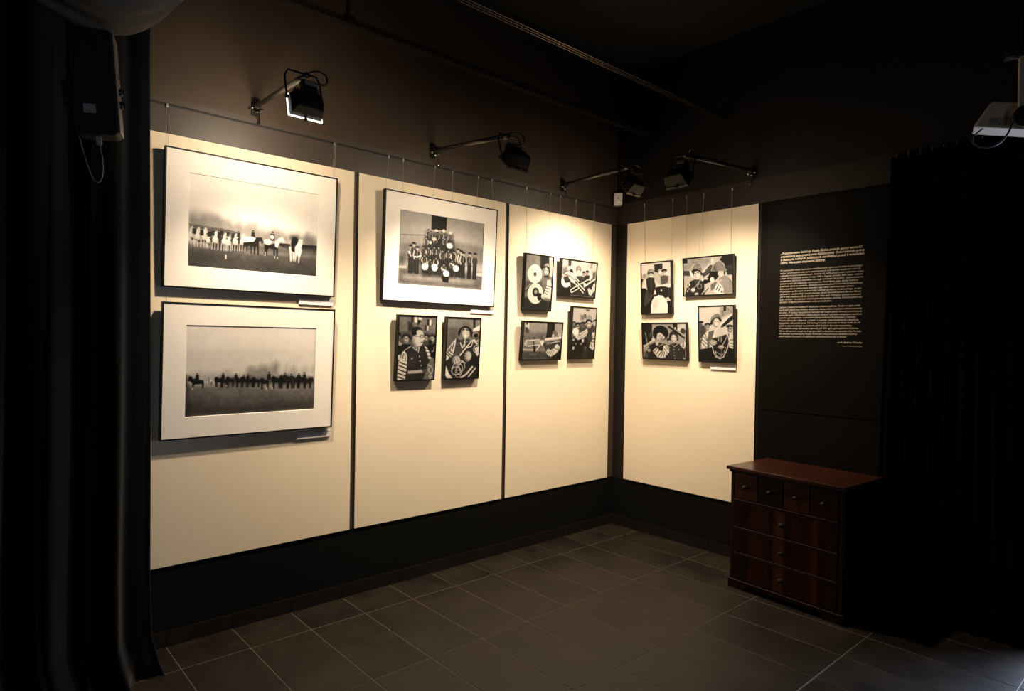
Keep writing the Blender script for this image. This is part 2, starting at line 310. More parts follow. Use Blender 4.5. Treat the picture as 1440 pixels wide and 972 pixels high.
ART = {
'man_glasses': '''b46;p13 312 2 365 1 371 99 319 100;p88 400 6 470 5 476 93 405 93;p85 499 10 605 20 598 55 511 52;p10 492 49 588 55 517 142 492 131;
P18 239 84 324 94 376 165 342 231 243 232;p15 752 38 801 39 802 134 749 129;p88 815 45 873 44 867 133 818 134;p20 691 129 740 134 742 218 687 213;
p75 750 145 799 145 795 218 750 218;P36 5 244 70 244 1047 261 1067 479 16 475;e10 25 288 45 28;e50 20 326 30 26;
p33 73 315 99 268 172 232 267 245 326 287 345 342 194 287;p7 68 326 119 291 193 276 289 298 341 342 332 384 262 326 176 300 121 326 95 367;
e62 202 367 76 60;l15 13 160 351 239 349;l30 11 172 398 229 400;p9 -3 475 127 436 326 442 208 532 78 592 -11 614;
p62 -10 398 31 398 108 431 72 470 5 442;e10 733 296 78 25;e58 736 342 55 47;l20 12 706 336 765 336;p36 802 302 847 251 926 245 981 284 985 324 890 296;
e9 915 310 107 23;e65 899 355 80 50;l20 12 855 344 944 344;e10 863 400 56 41;p8 686 455 1022 433 1003 676 878 628 787 489;
l82 16 988 456 972 548 912 559;p82 -15 611 64 609 86 677 -4 681;
p19 77 576 170 531 376 471 514 511 627 460 725 455 830 535 902 675 809 766 796 860 707 1011 215 999 243 827 245 679;
p24 287 577 459 556 523 647 495 808 281 816;p50 393 443 491 465 598 454 572 502 435 490;
p78 475 220 570 210 640 235 673 285 702 355 672 375 664 421 608 466 492 471 412 431 370 375 385 309 442 297 483 281;
P50 383 336 440 336 433 398 494 452 433 456 377 420;p9 329 245 349 198 395 170 490 159 587 174 623 214 570 203 484 215 467 244 481 282 423 300 355 289;
e68 398 340 25 29;l15 13 442 308 562 310 580 297;o18 12 626 314 43 22;l30 16 600 406 662 404;p90 371 485 392 479 499 528 493 486 516 488 520 552;
l90 18 561 488 547 568;l85 15 170 537 328 474;e88 585 631 16 10;e88 606 708 18 10;e88 640 776 16 9;e88 382 667 17 10;
p60 284 856 675 840 699 895 287 908;p75 304 872 656 855 667 875 305 891;p35 675 840 814 831 818 886 699 895;
p90 101 666 115 565 170 543 230 588 264 690 46 701;l10 21 135 672 153 576;l10 21 210 678 186 588;
p88 46 699 259 702 249 850 218 999 26 995 9 903 31 778;l10 27 66 719 248 767;l10 27 46 770 243 822;l10 27 34 832 235 880;l10 27 27 889 228 937;
l10 27 24 947 204 990;p86 706 466 787 489 874 582 906 675 842 674 773 569;l10 16 745 512 834 526;l10 16 773 564 874 576;l10 16 798 627 894 630;
e45 914 821 85 59;l80 16 829 767 932 792 982 863 902 921 865 967;l78 16 892 803 836 861 946 910;l90 18 944 945 888 1003;''',
'horn_player': '''b50;P40 -10 163 331 157 328 393 -48 538;p20 776 2 854 0 857 142 780 155;P52 861 0 1000 2 999 98 867 124;p92 783 179 1003 92 1002 193 797 218;
P38 777 233 885 201 1011 211 1013 338 764 341;e10 895 297 101 48;o70 14 882 279 90 48;e58 930 378 54 41;
p20 -21 680 37 537 157 418 280 334 435 368 571 415 744 365 909 436 1021 533 1003 805 1001 1006 0 1000;
p34 263 394 458 380 533 487 411 608 239 644 249 489;p47 326 230 352 157 412 97 517 46 628 70 723 138 780 223 758 269 524 130;e72 546 254 149 101;
P50 401 274 462 297 478 356 411 345;p6 324 265 335 204 417 150 524 124 634 134 726 174 781 235 737 329 701 258 660 172 526 149 419 182 388 274 364 300;
l22 28 453 188 516 185;l22 29 573 186 648 190;l87 26 548 201 546 260;e97 556 293 44 21;p28 433 347 698 341 679 380 469 382;
l87 24 552 319 551 439 541 475;l92 22 407 404 479 499 511 439;p86 284 332 253 489 207 620 2 710 -2 585 56 502 157 418;l20 30 225 400 175 513;
l20 28 150 460 101 537 202 584;l20 28 79 519 39 567 184 632;l20 28 16 597 142 656;p86 857 485 985 472 1020 582 953 644 901 583;
p13 791 620 951 632 992 805 786 804 622 742;e74 309 699 131 80;l30 13 252 668 324 753;l30 13 316 650 388 729;l30 13 210 692 271 777;e72 662 634 121 93;
l30 13 521 608 634 620;l30 13 529 644 637 656;l30 13 554 681 662 691;l88 37 412 622 600 487 746 377 833 354 926 424;l80 27 600 493 754 464 802 376;
o75 20 916 509 91 61;o78 18 420 851 100 88;o75 18 494 803 93 76;o78 20 327 875 137 69;o70 18 393 925 89 62;l80 20 188 837 269 753 463 705 623 754;
l85 15 300 875 508 705;p95 -14 794 30 800 106 910 226 997 69 998 -4 933;l90 46 821 811 640 940 476 996;l90 34 921 836 712 984;l12 18 863 830 665 965;''',
'cymbal_player': '''b52;P36 7 487 616 461 1030 541 1026 1005 -10 1018;p10 513 1 852 5 851 170 640 212 549 295;p78 852 5 1005 2 1002 370 908 350;
P18 -9 794 1019 810 1006 1006 -6 1012;l60 31 23 642 223 525;P50 6 711 124 695 130 754 12 770;e60 784 188 131 70;
p13 642 230 658 195 762 170 866 196 914 264 885 327 844 231 765 197 690 209;e85 760 275 93 77;l30 18 707 253 750 251;l30 18 781 257 822 257;
l40 15 732 320 790 317;p20 693 360 855 335 900 400 684 397;p47 622 400 784 383 926 401 834 500 771 624 707 614 618 485;e95 346 343 264 176;
e92 405 703 289 191;o80 12 346 343 195 131;o80 12 405 703 225 150;e40 351 349 56 41;e10 351 343 29 24;e13 410 676 123 83;e65 409 673 66 44;
p90 810 440 941 422 1000 530 994 689 982 830 700 798 715 699 786 599 819 525;l15 23 815 540 1001 557;l18 20 792 589 938 598;l18 20 784 635 901 658;
l18 20 768 675 873 710;P40 747 758 1004 786 996 835 727 813;e7 571 758 94 72;e90 657 743 37 42;''',
'trombone_pair': '''b76;p30 161 5 249 7 249 165 169 168;l88 16 532 11 540 136;P50 815 2 866 3 851 155 813 159;l55 10 718 43 798 161;P50 9 255 144 171 165 401 -1 419;
P40 894 265 986 240 983 575 858 529;P20 -6 487 282 583 407 445 612 438 807 404 980 488 1000 1000 -3 1004;e62 181 406 87 58;
p10 50 375 217 288 258 236 314 288 316 360 233 327 68 414;p25 70 479 180 461 282 583 288 778 157 650;
p94 -7 528 43 501 95 600 116 656 241 625 274 684 189 774 105 781 17 692;e58 470 221 75 92;p30 402 271 473 235 540 255 540 276 403 295;
e90 473 323 67 75;l50 12 432 314 512 305;l50 12 448 364 499 358;p28 421 432 589 412 620 579 456 625;p88 391 377 435 389 436 445 375 420;
e10 726 267 51 35;e62 716 325 41 48;e10 626 300 39 35;e62 624 354 36 42;p18 655 391 805 361 810 490 676 546;
p92 821 359 885 353 903 411 827 532 791 480;p12 -8 788 289 805 280 1002 -3 1004;l92 16 239 642 276 753;e82 325 568 80 61;
p85 67 384 218 299 247 337 95 408;l96 27 192 371 688 806;l96 21 276 354 498 562;l96 20 217 506 444 680 658 891;l15 11 236 435 486 634;
l94 19 296 826 502 675 735 511 832 473;l94 19 337 894 534 758;l94 19 296 826 280 862 313 902 346 891;
p95 632 593 739 619 978 430 992 465 770 652 667 736;p90 774 767 819 732 883 788 938 611 993 574 1001 782 892 948 826 926;l30 11 820 764 870 876;
l30 11 940 667 989 721;l30 11 897 758 955 856;''',
'trombone_slide': '''b60;p93 27 7 129 10 135 204 78 138 35 126;p30 45 2 95 3 97 74 50 73;P28 37 168 87 140 135 248 131 297 44 286;P46 -26 331 571 256 617 719 -12 726;
P60 23 534 536 487 544 609 4 613;p78 -5 720 297 735 290 776 -5 762;P32 -17 778 1009 780 1007 1017 -4 1003;P55 204 854 356 855 345 882 206 881;
p8 590 -3 787 3 806 390 582 408 594 188;P22 631 25 712 25 720 252 640 322;p62 800 5 1003 3 998 386 910 388 819 250;e85 938 310 35 21;e15 279 424 20 21;
p10 262 491 308 490 331 719 321 803 281 816;p45 725 268 750 217 815 195 887 262 920 374 827 354 783 294;e80 764 355 36 63;
p27 503 569 640 499 851 483 989 439 1000 802 1003 1003 651 998 609 787;P55 590 527 706 498 715 581 622 598;p8 730 989 958 788 1008 732 1006 1011;
l96 30 566 457 997 394;l88 16 723 553 962 495;l93 16 70 493 431 464;l93 16 129 646 441 599;l93 27 88 500 60 573 91 637;l92 12 117 503 136 642;
l90 13 291 488 309 614;l75 13 321 533 435 518;P30 452 394 487 346 516 433 485 467;l80 8 527 365 512 433;p97 443 488 515 474 533 528 494 634 457 583;
l85 28 441 610 355 753;p87 824 693 847 607 898 576 968 648 955 746 867 858 752 930 671 905 608 808 655 702 738 749;l20 10 635 818 673 721;
l20 11 677 846 726 735;l20 11 721 874 780 741;l20 11 775 888 823 749;l20 12 824 693 947 752;''',
'clarinet_band': '''b74;p15 467 27 720 33 644 55 553 41;p42 468 118 570 116 567 217 470 209;P50 321 143 472 139 490 246 340 249;P11 -20 591 1022 578 1014 1006 -11 1006;
P30 10 348 988 329 1022 578 32 591;e15 66 297 74 21;e50 60 337 58 39;e10 233 333 128 39;e62 229 380 83 52;l15 19 179 371 286 369;e12 458 302 122 29;
e40 455 363 92 47;p58 554 255 572 163 707 130 831 170 875 280;p8 547 314 572 244 693 221 837 251 877 333 799 282 670 255 595 299;e78 704 332 116 77;
l25 19 638 312 693 311;l25 19 729 315 780 317;l35 19 684 377 744 376;e10 963 251 84 30;e74 971 305 56 59;
p97 17 477 75 412 205 396 302 459 263 565 98 554;p82 174 541 408 483 640 412 684 479 610 560 431 614 277 641 163 592;l40 16 267 588 568 468;
l40 16 351 612 628 506;l20 19 287 549 362 523;p27 673 479 807 425 968 488 929 656 823 715 684 687;
p87 867 492 986 474 1021 630 1005 808 951 848 781 787 819 686 923 618;l20 25 876 612 1014 617;l20 22 844 670 995 679;l20 22 836 708 917 796;
e72 81 640 42 25;e75 100 803 46 39;e78 486 651 53 45;e60 192 716 34 20;e60 423 718 40 25;P24 536 761 732 785 735 1006 500 1006;e40 609 798 53 37;''',
'bass_drum': '''b88;P70 1 217 506 175 997 286 995 472 3 439;p11 447 38 728 25 728 135 594 141 576 204 451 175;e62 325 180 120 62;
p13 200 226 217 198 285 178 374 179 436 223 423 238 352 200 262 203;e87 321 247 89 49;l30 13 280 236 312 237;l30 13 334 238 365 240;
p14 -9 295 64 298 14 377 -4 478;e60 100 248 46 39;p87 10 429 82 325 177 316 155 421 110 497 3 494;
p8 -4 491 133 495 286 641 505 621 1004 645 1000 1006 0 1000;p30 129 585 196 510 440 594 286 742 108 861 62 815;
p20 150 304 285 279 445 301 488 468 422 606 241 640 173 484;l50 11 318 308 334 514;p86 447 314 510 367 619 447 528 459 458 393;
p72 451 186 532 189 619 270 619 399 528 358 462 289;e66 633 158 74 31;p15 561 184 637 162 706 185 701 203 637 179 572 206;e87 637 207 63 48;
e13 787 169 92 35;e84 787 224 66 45;l30 13 755 212 819 215;p36 654 271 787 262 918 282 895 409 764 442 653 438;l70 13 647 309 662 436;
p93 545 445 807 441 985 435 984 499 806 486 571 481;e8 678 502 219 28;p14 462 508 916 509 977 659 805 655 505 636;e82 674 557 30 23;
p20 890 506 999 497 997 684 914 683;p97 304 996 308 857 352 744 440 670 592 640 725 658 826 728 888 828 880 999;P85 374 795 505 696 592 773 462 922;
p84 805 705 910 683 996 768 825 767;l40 15 836 716 951 755;''',
'trumpet_helmets': '''b74;p10 0 0 85 0 83 119 -2 114;P62 91 4 586 23 520 198 388 325 190 131;l45 9 89 113 324 113;l50 7 325 47 565 55;l50 7 357 115 543 119;
P56 -3 152 190 131 166 301 0 316;p28 0 316 179 326 177 477 3 462;P68 3 467 219 481 184 609 9 785;p10 819 -3 1000 0 1000 422 870 353 840 207 754 100;
P35 871 266 1000 267 1000 350 871 322;p20 870 380 1000 367 990 515 901 515;P75 870 517 995 530 995 753;p90 120 325 159 330 208 509 185 536 135 443;
p52 174 320 212 205 280 139 346 164 388 297 390 386 278 302;p5 169 348 199 298 278 296 355 351 400 430 387 483 343 424 299 347 232 355 208 465 181 390;
p88 221 382 299 345 356 397 342 482 297 570 241 567 217 484;l15 15 229 398 256 404;l15 14 285 389 330 402;P55 249 397 267 413 244 483 231 468;
l40 10 241 515 281 519;p17 16 964 68 730 138 619 229 569 363 596 428 703 425 1015 6 1000;p30 218 597 363 596 318 694 228 686;e88 116 705 19 38;
e85 81 764 18 29;e85 71 882 18 27;e70 107 822 16 21;e82 186 858 48 62;e75 258 967 45 35;p24 396 415 542 215 609 222 562 401 408 560;
l85 22 409 399 555 185;l78 10 375 547 607 417;l65 7 434 402 587 259;l60 7 431 459 573 331;p93 586 23 621 14 631 141 585 222;
p5 562 384 723 401 728 531 668 611 560 660 428 721 390 645 518 510;p52 578 377 628 239 671 159 735 129 798 175 850 278 872 395 712 392;
P40 595 369 639 240 671 201 691 386;p80 733 405 839 409 839 528 754 537;e75 723 460 19 42;p8 828 401 862 402 855 505 833 500;
p58 722 590 839 514 901 534 997 700 1000 1000 816 996 806 822 732 676;l35 6 922 606 995 711;e93 593 606 43 71;e80 479 575 33 29;
p46 559 746 647 668 692 672 624 867 558 905;l85 11 716 679 786 622;p94 621 950 667 782 711 725 774 762 819 880 818 994 731 997;l8 15 665 889 723 758;
l8 15 708 925 766 804;p8 761 964 785 894 808 964;l80 11 261 747 341 609 474 549;o78 9 330 770 45 65;l75 11 215 805 318 667;l72 18 370 992 496 767;
l10 13 403 995 515 826;p72 448 998 470 924 615 935 625 997;''',
'wide_hats': '''b62;p14 0 0 228 2 228 411 149 614 -3 616;p30 155 268 222 239 242 354 157 383;p14 711 0 808 1 813 185 729 147;p78 825 1 1003 0 1000 155 876 186 821 144;
e7 425 270 186 216;p78 329 370 352 282 412 250 471 296 516 369 499 437 426 526 367 534 332 456;P50 443 381 499 437 426 523 391 510;e78 501 398 23 45;
l20 9 339 365 363 356;l20 9 387 350 418 347;e12 370 476 14 20;p24 633 270 704 199 816 280 836 437 780 325 678 309 643 382 614 411;
l9 37 618 86 772 222 959 398;p10 618 380 655 309 770 302 811 420 833 462 798 476 779 358 688 337 645 422;e86 722 424 66 121;l20 9 681 396 712 390;
l20 9 738 390 769 395;l30 10 695 475 747 471;l95 6 697 482 743 480;e12 615 457 49 45;e65 622 514 37 54;
p17 149 628 308 525 460 565 598 606 574 999 0 1004;p24 598 608 727 547 863 573 977 685 1000 1000 573 1010;l88 11 387 641 479 585;l50 9 377 581 398 652;
l88 10 737 648 808 580;l88 10 688 604 731 648;e82 718 737 11 20;e82 724 821 11 14;e82 729 901 11 14;e82 738 981 11 14;e82 829 734 14 13;
p93 231 787 327 667 394 769 452 793 481 693 493 622 564 603 620 662 630 777 578 863 517 964 422 995 329 956;l10 16 274 812 340 693;
l10 15 314 875 385 755;l10 15 353 945 431 808;l10 13 411 967 456 864 452 800;l10 13 470 974 507 834 471 750;l10 13 529 932 556 818 502 706;
l10 12 579 853 594 747 534 635;l10 10 615 789 618 718 580 634;l86 33 26 662 274 457;l30 7 63 661 249 514;p90 213 429 252 411 288 482 239 514;
e84 336 567 40 63;l30 6 325 553 365 581;e68 138 775 43 52;l75 13 9 735 147 674;l70 12 13 703 97 730 130 815;l72 15 65 254 103 557;
P40 21 818 129 844 112 989 15 978;p93 860 590 955 516 996 529 948 713 905 659;l10 10 902 572 922 655;l10 10 943 537 944 655;e30 933 218 56 86;
l85 12 874 241 965 370;e88 843 155 39 53;e85 764 134 21 31;p62 845 423 958 433 878 534 821 521;l75 11 984 724 977 932;e70 945 977 34 14;''',
'euphonium_player': '''b80;P60 629 9 1000 0 995 130 850 156 625 216;p12 728 -2 806 -4 795 86 726 87;l40 14 627 96 710 85 718 171;l40 12 833 34 972 116;
P32 -1 341 157 336 229 450 60 688 0 1000;e15 52 284 76 24;e42 41 328 55 32;e20 261 327 96 29;e65 250 381 60 56;l25 13 225 373 292 374;
e12 894 360 100 29;e66 906 418 74 54;l20 12 866 409 946 410;p7 1 790 389 738 872 737 1013 762 1004 1002 0 1000;
p42 270 463 436 425 433 582 288 634 311 764 194 764;p13 392 582 879 493 871 762 389 763;p52 341 249 378 179 482 134 586 126 656 203 669 246 502 203;
p9 330 308 356 252 481 201 584 193 669 246 643 288 563 224 460 243 400 322 365 335;e84 504 296 105 82;l25 14 449 269 496 270;l25 14 525 273 572 279;
p88 98 544 250 434 276 476 241 608 229 764 80 780 56 688;l20 19 166 489 237 608;l20 19 113 541 237 634;l20 19 92 607 226 686;l20 19 77 666 205 751;
p12 658 351 981 149 998 237 743 365 641 390;p88 591 334 890 161 951 139 974 166 663 312 501 439 448 556 417 585 392 556 456 451;
l90 24 761 441 843 519 879 635 811 788 708 915 607 948 488 919 412 817 389 738;l80 16 470 802 508 904 608 922 709 864 782 737;
l82 18 741 427 816 480 818 545 745 634 673 714;l82 16 566 530 574 634;l82 16 607 531 615 634;l82 16 647 544 655 647;o78 16 588 455 61 42;
l78 16 469 817 673 892;l72 16 677 714 648 905;l78 18 515 582 536 517 602 479;e76 407 660 119 52;l30 10 371 634 513 660;l30 10 370 666 512 688;
e74 632 737 100 36;l35 10 572 737 692 750;p87 877 573 982 507 983 764 911 752 895 635;l20 18 896 609 985 597;l20 18 898 660 982 673;
l20 18 912 711 981 724;l82 17 8 616 61 581;''',
'band_group': '''b68;P74 2 5 345 7 349 190 2 311;P50 -1 418 302 405 646 325 1012 357 1006 607 -1 713;P62 2 346 300 308 292 406 4 429;l45 6 -2 335 280 299;
p12 353 3 530 -2 527 188 351 206;P36 -3 619 59 610 61 717 -1 737;P42 -3 773 1013 751 1000 1003 0 1002;p74 2 758 88 749 86 783 2 784;
p75 911 743 1009 745 1004 791 912 789;P62 54 882 464 851 592 865 893 871 880 909 434 919 64 922;p20 990 67 1006 71 1005 309 993 310;
P17 299 259 601 244 626 416 695 622 656 830 279 859 231 683 282 420;m318 205 207;m347 226 207;m423 228 209;m473 210 210;m524 232 211;m576 211 212;
m300 314 219;m402 291 196;m514 284 224;m594 333 188;m267 447 243;m328 444 244;m394 427 246;m446 425 247;m562 451 250;m129 444 401;m162 409 420;
m201 457 386;m680 414 418;m719 434 407;m747 455 390;m827 450 393;m895 446 402;m493 461 286;m626 454 290;m284 554 268;m348 606 245;m417 578 247;
m610 589 252;m513 658 237;e92 410 209 21 17;e92 496 200 18 25;e90 579 213 20 17;e82 387 332 27 24;e80 347 388 18 22;e95 572 397 36 40;
e95 293 733 37 49;e95 405 732 35 52;e94 661 713 37 46;e95 545 802 38 45;p95 96 545 125 535 131 570 107 579;l92 12 171 609 205 613 243 584;
l90 13 483 731 542 774;l92 11 598 647 636 680;p8 485 849 580 838 571 928 507 922;''',
'cavalry_white': '''b98;P74 -7 418 53 376 89 383 125 377 167 391 199 392 231 410 258 446 296 437 329 473 361 442 395 477 439 444 491 451 495 678 -4 671;
P55 -7 474 33 442 74 450 151 410 194 418 253 463 266 600 -4 655;P58 264 502 285 457 313 493 362 459 395 502 451 467 492 476 494 610 266 641;
P74 437 491 485 466 507 494 545 455 573 506 622 465 667 465 701 491 747 500 794 524 840 500 888 525 917 478 972 510 1000 540 1003 735 441 737;
P58 437 515 480 491 513 525 568 532 628 488 679 512 748 549 782 518 829 518 842 608 440 674;P52 865 554 911 496 966 520 1000 548 1002 667 867 654;
p12 673 644 770 640 765 716 682 679;p12 866 629 1001 624 1003 728 874 720;P36 -8 759 183 777 344 777 1061 739 1067 1073 -5 1028;
P42 -8 743 235 720 511 675 995 668 1029 771 456 793 -8 791;P30 -7 822 183 825 514 869 1032 932 1035 1076 -5 1028;
P16 160 651 309 609 409 658 411 766 290 793 167 787;p40 4 543 143 549 297 561 374 581 364 624 26 658;w22 559 202;w66 567 211;w114 562 217;w141 630 153;
w191 585 211;w257 593 204;w287 612 181;w336 587 198;w391 578 204;q40 568 79;q94 574 80;q149 580 81;q172 568 73;q217 580 73;q235 556 73;q281 568 66;
q319 574 66;q358 563 66;p90 265 842 272 841 273 890 265 889;q470 533 88;p90 407 616 471 605 487 618 478 684 403 680;
p10 397 681 477 660 498 608 536 602 551 656 540 682 531 643 515 653 517 806 509 807 502 712 492 713 488 806 481 807 475 716 465 718 463 802 457 803 451 712 398 728;
q623 518 105;e90 621 583 16 24;p90 558 622 602 611 620 644 598 680 559 687;
p13 559 670 598 680 648 648 671 685 668 817 659 818 654 720 646 722 646 820 636 821 632 724 593 714 575 797 558 800 563 751;
p90 643 641 672 591 694 571 709 572 725 627 715 635 692 616 670 669 668 702 645 689;l85 7 569 766 566 807;l90 6 642 800 644 827;l90 6 664 809 669 829;
p93 759 671 785 675 809 730 805 839 794 840 793 741 783 742 785 846 773 843 769 752;
p12 776 635 783 568 806 547 833 568 839 617 808 680 804 739 780 718;P20 783 560 824 553 830 577 795 582;
p95 811 663 831 618 844 566 853 573 874 565 872 620 861 663 866 721 851 799 850 858 838 859 841 792 827 736 822 795 818 849 808 847 813 763;
P26 805 839 894 869 895 902 836 893;''',
'cavalry_dark': '''b84;P90 0 0 1000 0 1005 258 4 261;P68 3 548 60 528 154 520 261 534 290 502 319 513 330 559 441 562 442 653 4 634;
P55 431 562 455 487 490 472 493 640 432 637;P56 463 476 525 478 555 448 598 456 625 495 632 604 465 598;
P54 634 557 640 449 671 403 693 443 690 551 674 590;P68 718 591 737 490 759 452 782 515 777 578;P60 783 562 803 484 825 477 849 532 838 580;
P66 872 589 893 502 921 471 939 535 928 583;P60 979 536 1000 456 1008 553;l60 2 818 390 817 492;l62 2 671 388 669 450;l62 2 758 412 757 499;
P40 -2 666 157 670 453 691 663 740 1013 726 1019 1001 -2 1004;P46 -2 677 402 704 997 749 998 806 404 787 -1 735;
P30 -2 835 257 897 613 907 1005 887 1007 1008 -2 1004;P15 -8 569 10 570 12 1005 -2 1004;
P30 232 592 301 602 331 588 401 598 492 598 499 671 453 676 302 669 243 659;
P28 465 605 506 599 568 598 637 604 685 590 761 585 838 595 923 610 1003 617 1005 698 942 711 840 706 698 700 649 674 497 667 466 659;
p8 15 602 28 556 42 557 50 586 75 583 99 602 123 603 130 640 124 690 118 690 114 646 62 648 54 687 49 687 46 636 29 607 20 617;q81 523 80;
e92 51 694 4 12;l30 4 160 575 164 656;l25 6 182 620 181 662;l35 4 146 597 145 655;l30 4 206 599 209 658;e85 180 612 5 13;e80 151 622 5 12;k232 570 111;
k271 579 111;k315 569 112;k385 579 113;k421 577 113;q265 523 74;q360 533 75;q418 554 68;q451 547 68;e85 292 673 6 7;e85 448 668 6 11;k465 583 114;
k511 584 115;k579 594 131;k674 574 148;k739 569 157;k788 578 150;k827 579 150;k883 573 159;k934 599 136;q617 526 93;q747 537 94;q799 555 87;
q863 549 87;q912 542 96;q957 592 64;q977 592 64;e90 601 722 5 15;e90 645 717 4 16;l30 8 811 610 818 690;l28 5 761 609 768 687;''',
}

# ------------------------------------------------------------------ print painter (flat photographic prints)
class Painter:
    def __init__(s, w, h, nx, seed):
        s.nx = nx; s.ny = max(2, int(round(nx * h / w))); s.asp = h / w
        s.a = np.full((s.ny + 1, s.nx + 1), 0.5)
        s.px = nx / 1000.0; s.py = s.ny / 1000.0
        s.rng = np.random.RandomState(seed)
    def xy(s, pts): return [(x * s.px, y * s.py) for x, y in pts]
    def fill(s, tone, pts, soft=0.0):
        P = np.array(s.xy(pts)); pad = 2 + 3 * soft
        x0 = max(0, int(P[:, 0].min() - pad)); x1 = min(s.nx, int(P[:, 0].max() + pad + 1))
        y0 = max(0, int(P[:, 1].min() - pad)); y1 = min(s.ny, int(P[:, 1].max() + pad + 1))
        if x1 < x0 or y1 < y0: return
        X, Y = np.meshgrid(np.arange(x0, x1 + 1), np.arange(y0, y1 + 1))
        ins = np.zeros(X.shape, bool); dm = np.full(X.shape, 1e9); n = len(P)
        for i in range(n):
            ax, ay = P[i]; bx, by = P[(i + 1) % n]; dx, dy = bx - ax, by - ay
            if dy != 0:
                ins ^= ((ay > Y) != (by > Y)) & (X < dx * (Y - ay) / dy + ax)
            L = dx * dx + dy * dy + 1e-9
            t = np.clip(((X - ax) * dx + (Y - ay) * dy) / L, 0, 1)
            dm = np.minimum(dm, np.hypot(X - ax - t * dx, Y - ay - t * dy))
        sd = np.where(ins, dm, -dm)
        wd = 1.0 + 2 * soft
        al = np.clip(0.5 + sd / wd, 0, 1)
        A = s.a[y0:y1 + 1, x0:x1 + 1]; s.a[y0:y1 + 1, x0:x1 + 1] = A + (tone - A) * al
    def ell(s, tone, cx, cy, rx, ry, soft=0.0):
        s.fill(tone, [(cx + rx * math.cos(k * math.pi / 9), cy + ry * math.sin(k * math.pi / 9)) for k in range(18)], soft)
    def line(s, tone, w, pts):
        k = 1 / s.asp
        for (ax, ay), (bx, by) in zip(pts[:-1], pts[1:]):
            dx, dy = bx - ax, (by - ay) / k; L = math.hypot(dx, dy) + 1e-6
            nx_, ny_ = -dy / L * w / 2, dx / L * w / 2 * k
            ex, ey = dx / L * w / 4, dy / L * w / 4 * k
            s.fill(tone, [(ax + nx_ - ex, ay + ny_ - ey), (bx + nx_ + ex, by + ny_ + ey), (bx - nx_ + ex, by - ny_ + ey), (ax - nx_ - ex, ay - ny_ - ey)])
    def man(s, x, y, h):
        j = s.rng.uniform; u = h * 0.30 * s.asp; t = j(0.14, 0.30)
        s.fill(0.12, [(x - u * .30, y + h * .50), (x + u * .30, y + h * .50), (x + u * .30, y + h), (x - u * .28, y + h)])
        s.fill(t, [(x - u * .42, y + h * .20), (x + u * .42, y + h * .20), (x + u * .36, y + h * .54), (x - u * .36, y + h * .54)])
        for q in (-1, 1):
            s.line(j(.5, .85), u * .17, [(x + q * u * .42, y + h * .20), (x + q * u * .54, y + h * .36), (x + q * u * .34, y + h * .48)])
        s.ell(j(.5, .68), x, y + h * .105, u * .20, h * .055)
        s.ell(0.10, x, y + h * .045, u * .30, h * .035)
        s.line(j(.3, .7), u * .09, [(x, y + h * .22), (x, y + h * .40)])
        s.line(0.34, u * .06, [(x, y + h * .55), (x, y + h * .97)])
    def rider(s, x, y, h):
        u = h * s.asp * .5
        s.fill(0.14, [(x - u * .4, y + h * .25), (x + u * .4, y + h * .25), (x + u * .5, y + h), (x - u * .5, y + h)])
        s.ell(0.6, x, y + h * .18, u * .24, h * .09); s.ell(0.12, x, y + h * .07, u * .30, h * .06)
    def whorse(s, x, y, h):
        u = h * s.asp * .36; j = s.rng.uniform(-.06, .06)
        s.fill(0.2, [(x - u * .2, y + h * .3), (x + u * .7, y + h * .25), (x + u * .8, y + h * .75), (x - u * .1, y + h * .8)], 1)
        for q in (-.42, -.02, .40): s.line(0.74, u * .13, [(x + q * u, y + h * .6), (x + (q + j) * u, y + h)])
        s.ell(0.70, x, y + h * .50, u * .44, h * .19); s.ell(0.86, x - u * .1, y + h * .46, u * .26, h * .12, 1)
        s.fill(0.84, [(x - u * .36, y + h * .5), (x - u * .12, y + h * .12), (x + u * .18, y), (x + u * .42, y + h * .26), (x + u * .22, y + h * .30), (x + u * .14, y + h * .5)])
        s.line(0.45, u * .07, [(x + u * .1, y + h * .12), (x + u * .24, y + h * .22)])
        s.line(0.25, u * .10, [(x - u * .1, y + h * .66), (x + u * .2, y + h * .7)])
    def dhorse(s, x, y, h):
        u = h * s.asp * .8; t = s.rng.uniform(.07, .13)
        s.fill(t, [(x - u * .5, y + h * .32), (x - u * .42, y + h * .08), (x - u * .22, y), (x + u * .1, y + h * .22), (x + u * .5, y + h * .26), (x + u * .52, y + h * .55), (x - u * .3, y + h * .58)])
        for q in (-.28, -.16, .32, .46): s.line(t, u * .1, [(x + q * u, y + h * .5), (x + q * u, y + h)])
        s.line(0.35, u * .06, [(x - u * .1, y + h * .3), (x + u * .1, y + h * .4)])
